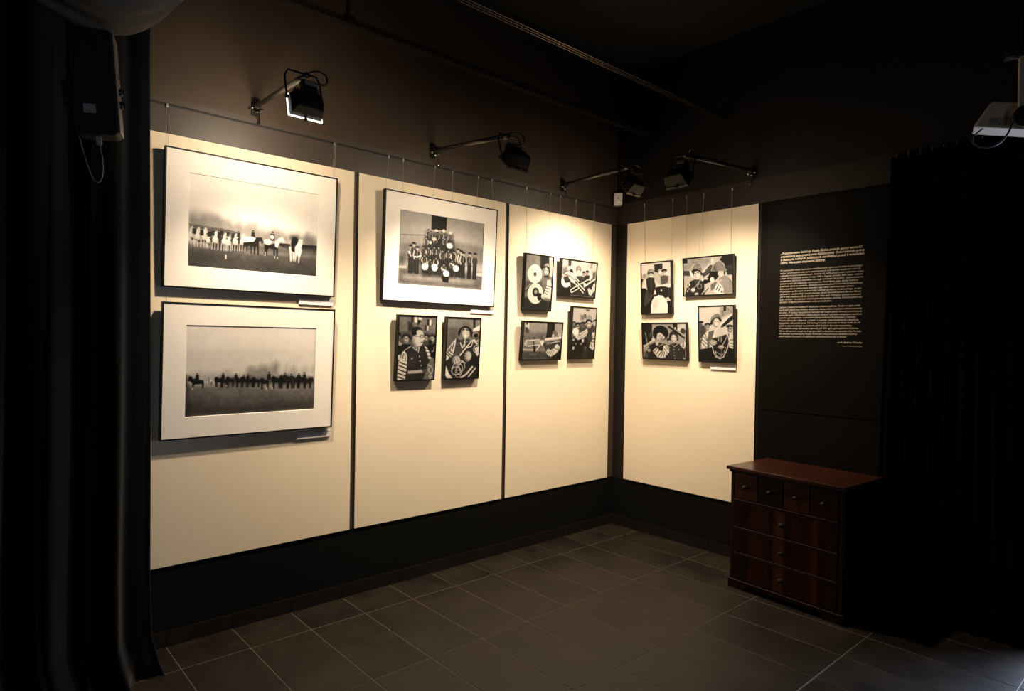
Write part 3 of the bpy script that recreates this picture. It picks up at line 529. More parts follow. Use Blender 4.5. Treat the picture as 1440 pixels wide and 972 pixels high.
    def run(s, src):
        for c in src.replace('\n', '').split(';'):
            if not c: continue
            op = c[0]; n = [int(q) for q in c[1:].split()]
            if op == 'b': s.a[:] = n[0] / 100
            elif op in 'pP':
                pts = list(zip(n[1::2], n[2::2])); s.fill(n[0] / 100, pts, 0 if op == 'p' else s.nx * 0.028)
            elif op == 'l': s.line(n[0] / 100, n[1], list(zip(n[2::2], n[3::2])))
            elif op == 'e':
                tn, cx, cy, rx, ry = n[0] / 100, *n[1:5]
                if .5 <= tn <= .9 and rx > 24:
                    s.ell(tn * .66, cx, cy, rx, ry); s.ell(tn * 1.03, cx + rx * .14, cy - ry * .06, rx * .74, ry * .80, s.nx * .012)
                else: s.ell(tn, cx, cy, rx, ry)
            elif op == 'o':
                t, w, cx, cy, rx, ry = n
                s.line(t / 100, w, [(cx + rx * math.cos(k * math.pi / 8), cy + ry * math.sin(k * math.pi / 8)) for k in range(17)])
            elif op == 'm': s.man(*n)
            elif op == 'q': s.rider(*n)
            elif op == 'w': s.whorse(*n)
            elif op == 'k': s.dhorse(*n)
        ny_, nx_ = s.a.shape
        for cells, amp in ((5, .04), (12, .04), (30, .05)):
            cy = max(2, int(cells * s.asp)); G_ = s.rng.uniform(-1, 1, (cy + 2, cells + 2))
            yy = np.linspace(0, cy, ny_); xx = np.linspace(0, cells, nx_)
            yi = yy.astype(int); xi = xx.astype(int); fy = (yy - yi)[:, None]; fx = (xx - xi)[None, :]
            fy = fy * fy * (3 - 2 * fy); fx = fx * fx * (3 - 2 * fx)
            n_ = (G_[yi][:, xi] * (1 - fy) * (1 - fx) + G_[yi + 1][:, xi] * fy * (1 - fx) + G_[yi][:, xi + 1] * (1 - fy) * fx + G_[yi + 1][:, xi + 1] * fy * fx)
            s.a = s.a * (1 + amp * 1.6 * n_ * np.clip(1.1 - s.a, 0.03, .8))
        k_ = s.a.copy(); k_[1:-1, 1:-1] = (4 * s.a[1:-1, 1:-1] + s.a[:-2, 1:-1] + s.a[2:, 1:-1] + s.a[1:-1, :-2] + s.a[1:-1, 2:]) / 8; s.a = k_
        g = s.rng.normal(0, 1, s.a.shape)
        g2 = (g + np.roll(g, 1, 0) + np.roll(g, 1, 1) + np.roll(g, -1, 1)) / 4
        s.a = np.clip(s.a + g2 * 0.035 * np.minimum(1, 1.25 - s.a), 0.03, 1)
        return s.a

def print_object(key, w, h, zb, y, nx, parent, seed, gain=0.54):
    """a flat print w x h, lower edge at local z = zb, facing local -y"""
    pt = Painter(w, h, nx, seed); a = pt.run(ART[key]); ny = pt.ny
    xs = np.linspace(-w / 2, w / 2, nx + 1); zs = np.linspace(zb + h, zb, ny + 1)
    X, Z = np.meshgrid(xs, zs)
    co = np.stack([X, np.full_like(X, y), Z], -1).reshape(-1, 3)
    k = np.arange((nx + 1) * (ny + 1)).reshape(ny + 1, nx + 1)
    f = np.stack([k[1:, :-1], k[1:, 1:], k[:-1, 1:], k[:-1, :-1]], -1).reshape(-1, 4)
    me = bpy.data.meshes.new('print')
    me.vertices.add(len(co)); me.vertices.foreach_set('co', co.ravel())
    me.loops.add(f.size); me.loops.foreach_set('vertex_index', f.ravel())
    me.polygons.add(len(f)); me.polygons.foreach_set('loop_start', np.arange(0, f.size, 4)); me.polygons.foreach_set('loop_total', np.full(len(f), 4))
    me.update()
    a = np.clip(a - 0.055 * np.sin(2 * np.pi * a), 0.012, 1)
    lin = np.where(a <= 0.04045, a / 12.92, ((a + 0.055) / 1.055) ** 2.4)
    col = np.stack([lin * gain, lin * gain * 0.93, lin * gain * 0.855, np.ones_like(lin)], -1).astype(np.float32)
    at = me.color_attributes.new('tone', 'FLOAT_COLOR', 'POINT'); at.data.foreach_set('color', col.ravel())
    me.materials.append(M_PRINT)
    o = bpy.data.objects.new('print', me); COL.objects.link(o); o.parent = parent
    return o

# ------------------------------------------------------------------ the room
H = 3.9
XW, YW, WF = -6.2, -6.2, 0.015        # far side wall, back wall, face of the two lit walls
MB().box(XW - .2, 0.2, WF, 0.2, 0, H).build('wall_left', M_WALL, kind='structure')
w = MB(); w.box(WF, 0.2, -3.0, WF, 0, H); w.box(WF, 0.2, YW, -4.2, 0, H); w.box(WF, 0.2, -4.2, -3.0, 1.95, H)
w.build('wall_right', M_WALL_DIM, kind='structure')
MB().box(XW - .2, XW, YW, WF, 0, H).build('wall_side', M_WALL3, kind='structure')
w = MB(); w.box(XW - .2, -5.4, YW - .2, YW, 0, H); w.box(-4.4, 0.2, YW - .2, YW, 0, H); w.box(-5.4, -4.4, YW - .2, YW, 2.05, H)
w.build('wall_back', M_WALL3, kind='structure')
MB().box(XW - .2, 0.2, YW - .2, 0.2, H, H + .15).build('ceiling', M_CEIL, kind='structure')
fl = MB().box(XW - .2, 1.6, YW - .2, 0.2, -0.15, -0.002).build('floor', M_GROUT, kind='structure')
# floor tiles, stack bond
TX, TY, JX, JY, G = 0.3253, 0.668, -0.2791, -0.2800, 0.0022
cache = {}
xj = [WF] + [JX - TX * k for k in range(-0, 19)]; yj = [WF] + [JY - TY * k for k in range(0, 10)]
for a in range(len(xj) - 1):
    for b in range(len(yj) - 1):
        x1, x0 = xj[a], max(xj[a + 1], XW); y1, y0 = yj[b], max(yj[b + 1], YW)
        if x1 - x0 < .02 or y1 - y0 < .02: continue
        sx, sy = round(x1 - x0, 4), round(y1 - y0, 4)
        if (sx, sy) not in cache:
            hx, hy, e = sx / 2 - G, sy / 2 - G, 0.0015
            mb = MB().frustum((-hx, hx, -hy, hy, -0.006), (-hx, hx, -hy, hy, -0.0015))
            mb.frustum((-hx, hx, -hy, hy, -0.0015), (-hx + e, hx - e, -hy + e, hy - e, 0.0))
            cache[(sx, sy)] = mb.mesh('floor_tile', M_TILE)
        o = bpy.data.objects.new('floor_tile', cache[(sx, sy)]); COL.objects.link(o)
        o.parent = fl; o.location = ((x0 + x1) / 2, (y0 + y1) / 2, random.uniform(-.0004, 0.0))
# skirting tiles
bl = MB().box(XW, WF, WF - .004, WF, 0, 0.078).build('baseboard_left', M_GROUT, kind='structure')
br = MB().box(WF - .004, WF, -3.0, WF - .012, 0, 0.078).build('baseboard_right', M_GROUT, kind='structure')
for a in range(len(xj) - 1):
    x1, x0 = xj[a], max(xj[a + 1], XW)
    if x1 - x0 < .02: continue
    MB().box(x0 + .0015, x1 - .0015, WF - .013, WF - .003, 0.001, 0.080).build('skirting_tile', M_SKIRT, bl)
yj2 = [WF] + [JY - TY * k for k in range(0, 5)]
for b in range(len(yj2) - 1):
    y1, y0 = yj2[b], max(yj2[b + 1], -3.0)
    if y1 - y0 < .02: continue
    MB().box(WF - .013, WF - .003, y0 + .0015, y1 - .0015 - (.013 if b == 0 else 0), 0.001, 0.080).build('skirting_tile', M_SKIRT, br)
MB().box(-5.6, WF, 0.009, WF, 0.080, 0.412).build('trim_7', M_LOWWALL, kind='structure')
MB().box(0.009, WF, -3.0, 0.009, 0.080, 0.412).build('trim_8', M_LOWWALL, kind='structure')
# fascia boards, picture rails and the strip above them
MB().box(-5.6, WF, 0.004, WF, 2.614, 2.752).build('trim_1', M_TRIM, kind='structure')
MB().box(0.004, WF, -3.0, 0.004, 2.614, 2.752).build('trim_2', M_TRIM_DIM, kind='structure')
MB().box(-5.6, 0.002, 0.002, WF, 2.752, 2.762).build('trim_3', M_GAP, kind='structure')
MB().box(0.002, WF, -3.0, 0.002, 2.752, 2.762).build('trim_4', M_GAP, kind='structure')
MB().box(-5.6, -0.002, -0.002, WF, 2.762, 2.790).build('trim_5', M_TRIM, kind='structure')
MB().box(-0.002, WF, -3.0, -0.002, 2.762, 2.790).build('trim_6', M_TRIM_DIM, kind='structure')

# ------------------------------------------------------------------ display panels
PZ0, PZ1 = 0.413, 2.611
def panel(wall, a, c, lab, m, name='display_panel', group='cream display panels'):
    """a, c: left and right ends along the wall as seen from the room"""
    t = empty(name, place(wall, (a + c) / 2, PZ0), (0, 0, LROT if wall == 'L' else RROT), lab, 'panel', group)
    h = abs(c - a) / 2
    MB().box(-h, h, 0, .0045, 0, PZ1 - PZ0).build('board', m, t, bevel=.001)
    MB().box(-h + .001, h - .001, .004, WF - .0006, .001, PZ1 - PZ0 - .001).build('backing_frame', M_GAP, t)
    return t
def place(wall, c, z, d=0.0):
    return (c, -d, z) if wall == 'L' else (-d, c, z)
LROT, RROT = 0.0, -math.pi / 2
panel('L', -3.722, -2.519, 'cream display panel hung with the two stacked cavalry photographs', M_CREAM)
panel('L', -2.486, -1.286, 'cream display panel hung with one large band photograph above two small ones', M_CREAM)
panel('L', -1.251, -0.069, 'cream display panel beside the corner carrying the cymbal and trombone photographs', M_CREAM)
panel('R', -0.120, -1.303, 'cream display panel on the far side of the corner, next to the black text poster', M_CREAM)
panel('R', -1.325, -2.490, 'black display panel behind the text poster and above the chest of drawers', M_BPANEL, 'black_panel', None)

# ------------------------------------------------------------------ framed photographs
USED = set()
def wires(t, wall, spots, top_local, dz):
    """hanging wires from the picture rail; spots: positions along the wall"""
    inv = mtx(t).inverted(); Mt = mtx(t)
    for a, b in spots:
        if dz > .02 and (wall, a) in USED: a += .007; b += .007
        P0 = Vector(place(wall, a, 2.757, 0.0015)); ztop = (Mt @ Vector((0, 0, top_local))).z
        P1 = Vector(place(wall, b, ztop - dz, 0.0025 if dz > 0.02 else 0.022))
        o = MB().tube([inv @ P0, inv @ P1], 0.0008, 6).build('hanging_wire', M_STEEL, t)
        if (wall, a - .007) in USED: continue
        USED.add((wall, a)); q = inv @ P0
        MB().box(q.x - .004, q.x + .004, q.y - .004, q.y + .003, q.z - .016, q.z + .003).build('hook', M_HOOK, o)
def big_frame(wall, c, zb, key, label, wires_at, hidden, seed):
    w, h, th, bw = 0.92, 0.70, 0.030, 0.0075
    t = empty('framed_photograph', place(wall, c, zb, 0.006), (0.036, 0, LROT if wall == 'L' else RROT), label, 'photograph', 'large framed photographs')
    MB().ring(-w / 2, w / 2, 0, h, bw, -th, 0).build('frame', M_FRAME, t)
    MB().box(-w / 2 + .002, w / 2 - .002, -0.010, -0.002, .002, h - .002).build('backing_board', M_FRAME, t)
    pw, ph = 0.690, 0.470
    o = [(-w / 2 + bw, bw), (w / 2 - bw, bw), (w / 2 - bw, h - bw), (-w / 2 + bw, h - bw)]
    z0 = (h - ph) / 2
    def rc(e): return [(-pw / 2 - e, z0 - e), (pw / 2 + e, z0 - e), (pw / 2 + e, z0 + ph + e), (-pw / 2 - e, z0 + ph + e)]
    MB().ring2(o, rc(0.002), rc(0.0), -0.0270, -0.0230).build('passe_partout', M_MAT, t)
    print_object(key, pw + .002, ph + .002, z0 - .001, -0.0226, 250, t, seed, {'cavalry_white': .80, 'cavalry_dark': .78}.get(key, .60))
    wires(t, wall, wires_at, h, 0.03 if hidden else 0.0)
    return t
def small_frame(wall, c, zb, land, key, label, wires_at, hidden, seed):
    w, h = (0.432, 0.302) if land else (0.302, 0.432)
    th, bw = 0.030, 0.0095
    t = empty('framed_photograph', place(wall, c, zb, 0.006), (0.058 if not land else 0.080, 0, LROT if wall == 'L' else RROT), label, 'photograph', 'small black framed photographs')
    MB().ring(-w / 2, w / 2, 0, h, bw, -th, 0).build('frame', M_FRAME, t)
    MB().box(-w / 2 + .002, w / 2 - .002, -0.012, -0.002, .002, h - .002).build('backing_board', M_FRAME, t)
    print_object(key, w - 2 * bw + .001, h - 2 * bw + .001, bw - .0005, -0.0260, 150 if land else 110, t, seed)
    wires(t, wall, wires_at, h, 0.03 if hidden else 0.0)
    return t
big_frame('L', -3.117, 1.836, 'cavalry_white', 'large framed photograph of riders on white horses, white mat, hung above another cavalry photograph', [(-3.557, -3.565), (-2.654, -2.67)], 0, 1)
big_frame('L', -3.122, 1.062, 'cavalry_dark', 'large framed photograph of a line of dark horses on a field, white mat', [(-3.557, -3.557), (-2.654, -2.668)], 1, 2)
big_frame('L', -1.876, 1.833, 'band_group', 'large framed group photograph of a brass band with drums, white mat', [(-2.282, -2.315), (-1.429, -1.42)], 0, 3)
small_frame('L', -2.078, 1.319, 0, 'man_glasses', 'small framed photograph of a man in glasses with striped sleeves, under the group photograph', [(-2.175, -2.175), (-1.926, -1.985)], 1, 4)
small_frame('L', -1.699, 1.319, 0, 'horn_player', 'small framed photograph of a helmeted man blowing a coiled horn', [(-1.78, -1.78), (-1.554, -1.60)], 1, 5)
small_frame('L', -0.980, 1.825, 0, 'cymbal_player', 'small framed photograph of a man holding two big white cymbals', [(-1.086, -1.09), (-0.826, -0.85)], 0, 6)
small_frame('L', -0.523, 1.955, 1, 'trombone_pair', 'small wide framed photograph of musicians with crossed trombones', [(-0.528, -0.65), (-0.303, -0.34)], 0, 7)
small_frame('L', -0.926, 1.444, 1, 'trombone_slide', 'small wide framed photograph of one trombone player, under the cymbal photograph', [(-1.086, -1.086), (-0.712, -0.73)], 1, 8)
small_frame('L', -0.456, 1.449, 0, 'clarinet_band', 'small framed photograph of a helmeted band with a white drum, under the crossed trombones', [(-0.528, -0.540), (-0.303, -0.318)], 1, 9)
small_frame('R', -0.458, 1.826, 0, 'bass_drum', 'small framed photograph of a group behind a big white bass drum', [(-0.296, -0.33), (-0.574, -0.585)], 0, 10)
small_frame('R', -0.926, 1.961, 1, 'trumpet_helmets', 'small wide framed photograph of two helmeted men, one seen from behind', [(-0.857, -0.83), (-1.096, -1.10)], 0, 11)
small_frame('R', -0.543, 1.458, 1, 'wide_hats', 'small wide framed photograph of two men in wide dark hats', [(-0.296, -0.342), (-0.703, -0.715)], 1, 12)
small_frame('R', -1.008, 1.453, 0, 'euphonium_player', 'small framed photograph of a man playing a large upright brass horn', [(-0.857, -0.87), (-1.096, -1.11)], 1, 13)

# caption cards under four of the frames
def caption(wall, c, z, lab, ink):
    t = empty('caption_card', place(wall, c, z, 0.0), (0, 0, LROT if wall == 'L' else RROT), lab, 'caption', 'white caption cards')
    MB().box(-.104, .104, -.012, 0, -.019, .019).build('card', M_CARD, t)
    rnd = random.Random(int(abs(c) * 100)); m = MB()
    for k, (a, b) in enumerate(ink):
        x = a
        while x < b:
            l = rnd.uniform(.006, .016); m.box(x, min(b, x + l), -.0124, -.0119, .004 - k * .008, .0075 - k * .008); x += l + .003
    m.build('printed_lines', M_INK, t, kind='stuff')
caption('L', -2.758, 1.803, 'small white caption card under the white horse photograph', ((-.075, .08), (-.075, .03)))
caption('L', -2.763, 1.022, 'small white caption card under the dark horse photograph', ((-.02, .04),))
caption('L', -1.505, 1.803, 'small white caption card under the group photograph of the band', ((-.04, .05),))
caption('R', -1.050, 1.418, 'small white caption card under the upright brass horn photograph', ((-.05, .04),))

# ------------------------------------------------------------------ text poster
def text_mesh(body, size, shear, fat, target_w):
    cu = bpy.data.curves.new('text', 'FONT'); cu.body = body; cu.size = size; cu.shear = shear; cu.resolution_u = 2; cu.offset = fat
    to = bpy.data.objects.new('text', cu); COL.objects.link(to)
    bpy.context.view_layer.update()
    dg = bpy.context.evaluated_depsgraph_get()
    me = bpy.data.meshes.new_from_object(to.evaluated_get(dg))
    bpy.data.objects.remove(to, do_unlink=True); bpy.data.curves.remove(cu)
    n = len(me.vertices); co = np.zeros(n * 3, np.float32); me.vertices.foreach_get('co', co); co = co.reshape(-1, 3)
    x0, x1 = co[:, 0].min(), co[:, 0].max()
    X = (co[:, 0] - x0) * (target_w / (x1 - x0)); out = np.stack([X, np.zeros(n), co[:, 1]], -1).astype(np.float32)
    me.vertices.foreach_set('co', out.ravel()); me.update()
    me.materials.clear(); me.materials.append(M_TEXTB if fat > .0003 else M_TEXT)
    return me
PX0, PX1, PB, PT = -1.374, -2.455, 1.128, 2.590
poster = empty('text_poster', (-0.001, (PX0 + PX1) / 2, PB), (0, 0, RROT), 'black poster with lines of small cream lettering on the black panel', 'poster')
hw = (PX0 - PX1) / 2
MB().box(-hw, hw, -.004, 0, 0, PT - PB).build('sheet', M_POSTER, poster, bevel=.001)
TITLE = [('„Prezentowana kolekcja Pawła Bielca posiada sporą wartość', .98), ('artystyczną, estetyczną oraz historyczną. Dokumentuje jedną', 1.0),
         ('z ostatnich, ważnych, publicznych manifestacji przed 1 wrześniem', 1.0), ('1939 r. Warta jest obejrzenia i zadumy.', .56)]
BODY1 = ['W przededniu wojny sposobem mobilizowania opinii społecznej do przyszłego', 'wojny i podnoszenia nastrojów patriotycznych były parady wojskowe i parady',
         'oddziałów formacji paramilitarnych. Ostatnia tak duża parada przed wybuchem wojny', 'odbyła się w Krakowie w dniu 3 maja 1939 r. Pogoda dopisała. Było ciepło, widzów',
         'na zdjęciach. Wśród jej uczestników nie mogło zabraknąć fotografów - dokumentalistów.', 'Jednym z nich był znakomity mistrz aparatu Paweł Bielec. Jego dzieło możemy',
         'podziwiać dzisiaj na wystawie. Zaskakuje znakomita jakość materiału fotograficznego,', 'która pozwala na odtworzenie atmosfery tego czasu i patriotycznego klimatu.',
         'W paradzie na Błoniach uczestniczyły oddziały garnizonu krakowskiego, w tym', 'jednostki 6. „krakowskiej” dywizji piechoty, którą dowodził generał Bernard Mond.',
         'Już w kilka miesięcy później dywizja stawi silny opór Niemcom walcząc w ramach', 'armii „Kraków”. Na zdjęciach widzimy jednostki kawalerii, piechoty, konnej artylerii oraz',
         'dywizjon czołgów, pomalowanych w barwy maskujące.']
ENDS1 = [1230, 1210, 1245, 1240, 1245, 1180, 1240, 1130, 1220, 1215, 1215, 1235, 845]
BODY2 = ['Jednym z bohaterów kolekcji P. Bielca jest orkiestra pułkowa. Trudno w ogóle sobie', 'wyobrazić parady bez orkiestry wojskowej, której oddani muzykanci chętnie pozowali',
         'do zdjęć. W kolekcji fotograficznej zwracają też uwagę zdjęcia formacji pomocniczych,', 'paramilitarnych, chłopięcych i dziewczęcych, których członków odnajdujemy spośród',
         'uczniów i gimnazjalistów, uczestników Przysposobienia Wojskowego i harcerzy.', 'Twarze dziewcząt i chłopców „mówią” o napięciu, odpowiedzialności, skupieniu,',
         'dyscyplinie i sile przeżywania. Tak liczna gromadka dziewcząt w takiej chwili, że ich', 'udział w szkolnej edukacji na poziomie szkół średnich był coraz znaczniejszy.',
         'W przededniu wojny dziewczęta stanowiły już 40% ogółu gimnazjalistów Krakowa.', 'Warto też zwrócić uwagę na drugi plan zdjęć z ulicznikami na paradnej ulicy Puchała.',
         'Na zdjęciach są prezentujący Kopiec Kościuszki oraz przemarsz oddziałów piechoty', 'przez wiejskie cmentarze, w najbliższym sąsiedztwie kościoły na Skałce.”']
ENDS2 = [1205, 1225, 1230, 1225, 1155, 1190, 1210, 1105, 1190, 1225, 1175, 1055]
TXL, TW = -1.475, 0.545
def put_line(body, z, frac, size, fat, right=False):
    me = text_mesh(body, size, 0.22, fat, TW * frac)
    o = bpy.data.objects.new('text_line', me); COL.objects.link(o); o.parent = poster
    o.location = ((poster.location.y - TXL) + (TW * (1 - frac) if right else 0), -.0046, z - PB)
for k, (s_, f_) in enumerate(TITLE): put_line(s_, 2.226 - .0222 * k, f_, .0225, .00035)
for k, s_ in enumerate(BODY1): put_line(s_, 2.108 - .0184 * k, (ENDS1[k] - 118) / 1127, .0165, .0002)
for k, s_ in enumerate(BODY2): put_line(s_, 1.851 - .0184 * k, (ENDS2[k] - 112) / 1127, .0165, .0002)
put_line('prof. Andrzej Chwalba', 1.612, .28, .0165, .0002, True)
put_line('fragment tekstu z katalogu', 1.590, .225, .010, 0, True)

# ------------------------------------------------------------------ floodlights on wall arms
def floodlight(wall, c, z, L, zend, side, label, aim, tilt, glow=False, xo=0.0, beam=1.0, pane=1.0, spread=134):
    """local frame: x to the right along the wall, -y out into the room"""
    t = empty('wall_floodlight', place(wall, c, z, -WF), (0, 0, LROT if wall == 'L' else RROT), label, 'floodlight', 'floodlights on wall arms')
    de = zend - z
    MB().box(-.022, .022, -.010, 0, -.05, .05).build('bracket_plate', M_LAMP, t, bevel=.002)
    cl = MB().box(-.018, .018, -.050, -.008, -.022, .022).build('clamp', M_LAMP, t, bevel=.003)
    b = MB()
    for x, zz in ((-.026, -.020), (.026, -.020), (-.002, -.036)): b.lathe([(.0085, -.009), (.0085, .004), (.005, .010)], 10, Matrix.Translation((x, -.032, zz)) @ Matrix.Rotation(math.pi / 2, 4, 'X'))
    b.build('bolt', M_CHROME, cl, smooth=True)
    MB().tube(catmull([(.004, -.03, -.03), (.010, -.036, -.06), (.014 * side + .008, -.05, -.105)], 5), [.006] * 5 + [.005] * 6, 8).build('lever', M_CHROME, cl, smooth=True)
    MB().tube([(0, -.012, 0), (0, -L, de)], 0.0135, 12).build('arm', M_ARM, t, smooth=True)
    # lamp head: C is the centre of the front rim, N where it faces, U up along the rim
    tl = R(tilt); N = Vector((0, math.cos(tl), -math.sin(tl))); U = Vector((0, math.sin(tl), math.cos(tl)))
    C = Vector((xo, -L - .015 - .02 * (tilt > 30), de - .162))
    Mh = Matrix(((1, 0, 0, C.x), (0, N.y, U.y, C.y), (0, N.z, U.z, C.z), (0, 0, 0, 1)))     # (x, n, u)
    rw, rh = .082, .056
    h = MB()
    def sec(n, a, b_): return [Mh @ Vector((x, n, u)) for x, u in ((-a, -b_), (a, -b_), (a, b_), (-a, b_))]
    S = [sec(.0, .076, .050), sec(-.030, .075, .049), sec(-.072, .064, .040), sec(-.078, .060, .036)]
    vs_ = [p for q in S for p in q]; fs = [(3, 2, 1, 0), (12, 13, 14, 15)]
    for i in range(3):
        for k in range(4): fs.append((i * 4 + k, i * 4 + (k + 1) % 4, i * 4 + 4 + (k + 1) % 4, i * 4 + 4 + k))
    h.add(vs_, fs)
    ho = h.build('housing', M_LAMP, t, bevel=.003)
    for k in range(11):
        x = -.060 + .012 * k
        MB().box(x - .0018, x + .0018, -.066, -.010, .040, .060, Mh).build('cooling_fin', M_LAMP, ho)
    MB().ring(-rw, rw, -rh, rh, .012, -.005, .012, Mh).build('front_rim', M_LAMPRIM, t, bevel=.002)
    MB().box(-.071, .071, .006, .009, -.045, .045, Mh).build('glass', emit('lit_floodlight_glass_%d' % round(pane * 100), LAMP_COL, PANE * 1.9 * pane), t)
    if glow: MB().ring(-rw - .002, rw + .002, -rh - .002, rh + .002, .007, -.0065, -.001, Mh).build('glass_edge', M_GLASSEDGE, t)
    MB().lathe([(.008, -.008), (.010, .0), (.007, .010)], 10, Mh @ Matrix.Translation((0, -.002, -rh - .004))).build('rim_clip', M_LAMP, t)
    # junction box on the back, yoke, cable
    jb = MB().frustum((-.030, .046, -.078, -.028, .046), (-.026, .040, -.072, -.034, .112), Mh).build('junction_box', M_LAMP, t, bevel=.004)
    MB().box(-.018, .034, -.0800, -.070, .078, .100, Mh).build('type_plate', mat('grey_plate', (.30, .27, .24), .35, .5), jb)
    A = Vector((0, -L + .012, de)); y = MB()
    pv = [Mh @ Vector((q * .088, -.020, .030)) for q in (-1, 1)]
    yk = [pv[0], Vector((xo - .086, A.y - .004, A.z - .020)), Vector((xo - .070, A.y, A.z + .012)), Vector((xo + .070, A.y, A.z + .012)), Vector((xo + .086, A.y - .004, A.z - .020)), pv[1]]
    y.tube(yk, .0050, 8)
    yo = y.build('yoke', M_LAMP, t)
    for q in (0, 1):
        MB().lathe([(.009, -.010), (.009, .004), (.005, .008)], 10, Matrix.Translation(pv[q]) @ Matrix.Rotation(math.pi / 2 * (1 if q else -1), 4, 'Y')).build('tilt_knob', M_LAMPRIM, yo, smooth=True)
    MB().tube([A + Vector((0, -.035, -.004)), A + Vector((0, .01, 0))], .016, 12).build('arm_end', M_ARM, t, smooth=True)
    J = Mh @ Vector((.036, -.060, .106))
    MB().tube(catmull([A + Vector((.01, -.01, .014)), A + Vector((.045, -.045, .024)), A + Vector((.075, -.075, .000)), A + Vector((.070, -.085, -.045)), J], 8), .0045, 8).build('cable', M_CABLE, t, smooth=True)
    # the beam thrown by the reflector
    sp = bpy.data.lights.new('reflector_beam', 'SPOT'); sp.energy = BEAM * beam; sp.color = LAMP_COL
    sp.spot_size = R(spread); sp.spot_blend = 1.0; sp.shadow_soft_size = 0.028
    so = bpy.data.objects.new('reflector_beam', sp); COL.objects.link(so); so.parent = t
    so.location = Mh @ Vector((0, .020, 0))
    so.rotation_euler = Vector(aim).to_track_quat('-Z', 'Y').to_euler()
    return t
floodlight('L', -3.117, 2.858, .655, 2.835, 0, 'black floodlight on a wall arm above the white horse photograph', (0.06, .72, -2.6), 16, True, -.01, 1.0, 2.0, 94)
floodlight('L', -1.938, 2.862, .760, 2.790, 1, 'black floodlight on a wall arm above the band group photograph', (0.03, .80, -2.4), 46, False, .03, 1.35, 1.5, 116)
floodlight('L', -0.681, 2.850, .655, 2.868, 0, 'black floodlight on a wall arm beside the white motion sensor', (-.05, .72, -2.2), 34, False, .0, 1.15, .65, 138)
floodlight('R', -1.254, 2.856, .860, 2.795, -1, 'black floodlight on the wall arm that carries it out beside the text poster', (-.25, .85, -2.3), 38, False, -.03, 1.15, .65, 130)

# ------------------------------------------------------------------ motion sensor in the corner
t = empty('motion_sensor', (-0.052, -0.052, 2.768), (0, 0, R(-45)), 'small white motion sensor mounted high in the corner', 'sensor')
prof = [(-.034, .012), (-.028, .002), (-.018, 0), (.018, 0), (.028, .002), (.034, .012), (.036, .10), (.032, .107), (-.032, .107), (-.036, .10)]
MB().prism(prof, -.022, .038).build('body', M_WHITE, t, bevel=.004)
MB().lathe([(.026, -.001), (.024, .006), (.016, .011), (.005, .013)], 18, Matrix.Translation((0, -.021, .034)) @ Matrix.Rotation(math.pi / 2, 4, 'X')).build('lens', M_LENS, t, smooth=True)
MB().box(-.010, .010, -.0232, -.020, .062, .067).build('indicator_slot', M_VENT, t)

# ------------------------------------------------------------------ chest of drawers
t = empty('chest_of_drawers', (-.537, -1.778, 0), (0, 0, R(-93.8)), 'low reddish brown wooden chest of drawers below the text poster', 'chest')
W2, D = .362, .47
c = MB().box(-W2, -W2 + .022, .012, D, .05, .770); c.box(W2 - .022, W2, .012, D, .05, .770); c.box(-W2 + .022, W2 - .022, D - .012, D, .05, .770)
c.box(-W2 + .022, W2 - .022, .014, D - .012, .05, .066); c.box(-W2 + .022, W2 - .022, .030, D - .012, .575, .59); c.box(-W2 + .022, W2 - .022, .022, D - .012, .070, .765)
c.build('carcass', M_CHEST, t, bevel=.002)
for x in (-W2, W2 - .024): MB().box(x, x + .024, .000, .014, .05, .770).build('corner_post', M_CHEST, t, bevel=.002)
MB().box(-W2 - .022, W2 + .022, -.026, D + .004, .772, .795).build('top', M_CHESTTOP, t, bevel=.004)
MB().box(-W2 - .008, W2 + .008, -.010, D, .757, .773).build('cornice', M_CHESTDK, t, bevel=.003)
pl = MB().prism([(-W2 - .006, 0), (-W2 + .10, 0), (-W2 + .125, .030), (W2 - .125, .030), (W2 - .10, 0), (W2 + .006, 0), (W2 + .006, .052), (-W2 - .006, .052)], -.008, .014)
for s in (-1, 1): pl.box(s * (W2 - .006), s * (W2 + .006), .014, D, 0, .052)
pl.build('plinth', M_CHEST, t, bevel=.002)
MB().box(-W2 - .010, W2 + .010, -.014, .014, .050, .060).build('plinth_moulding', M_LIP, t, bevel=.003)
def drawer(x0, x1, z0, z1, m, lab=None):
    d = MB().box(x0, x1, -.004, .020, z0, z1).build('drawer', m, t, bevel=.003)
    if lab: d['label'] = lab
    kx = (x0 + x1) / 2; kz = (z0 + z1) / 2
    MB().lathe([(.011, 0), (.007, .004), (.006, .012), (.013, .018), (.015, .024), (.011, .030), (.004, .032)], 14,
               Matrix.Translation((kx, -.0035, kz)) @ Matrix.Rotation(math.pi / 2, 4, 'X')).build('knob', M_KNOB, d, smooth=True)
    return d
xs = [-.336, -.168, .0, .168, .336]
for k in range(4):
    drawer(xs[k] + .003, xs[k + 1] - .003, .590, .754, [M_CHESTLT, M_CHESTDK, M_CHESTLT, M_CHEST][k], 'darker drawer front than its neighbours' if k == 1 else None)
MB().box(-.336, .336, -.008, .014, .572, .586).build('drawer_rail', M_LIP, t, bevel=.003)
for z0, z1 in ((.408, .568), (.240, .392), (.066, .226)):
    drawer(-.334, .334, z0, z1, M_VENEER)
for z in (.394, .228): MB().box(-.336, .336, -.007, .014, z, z + .011).build('drawer_rail', M_LIP, t, bevel=.003)

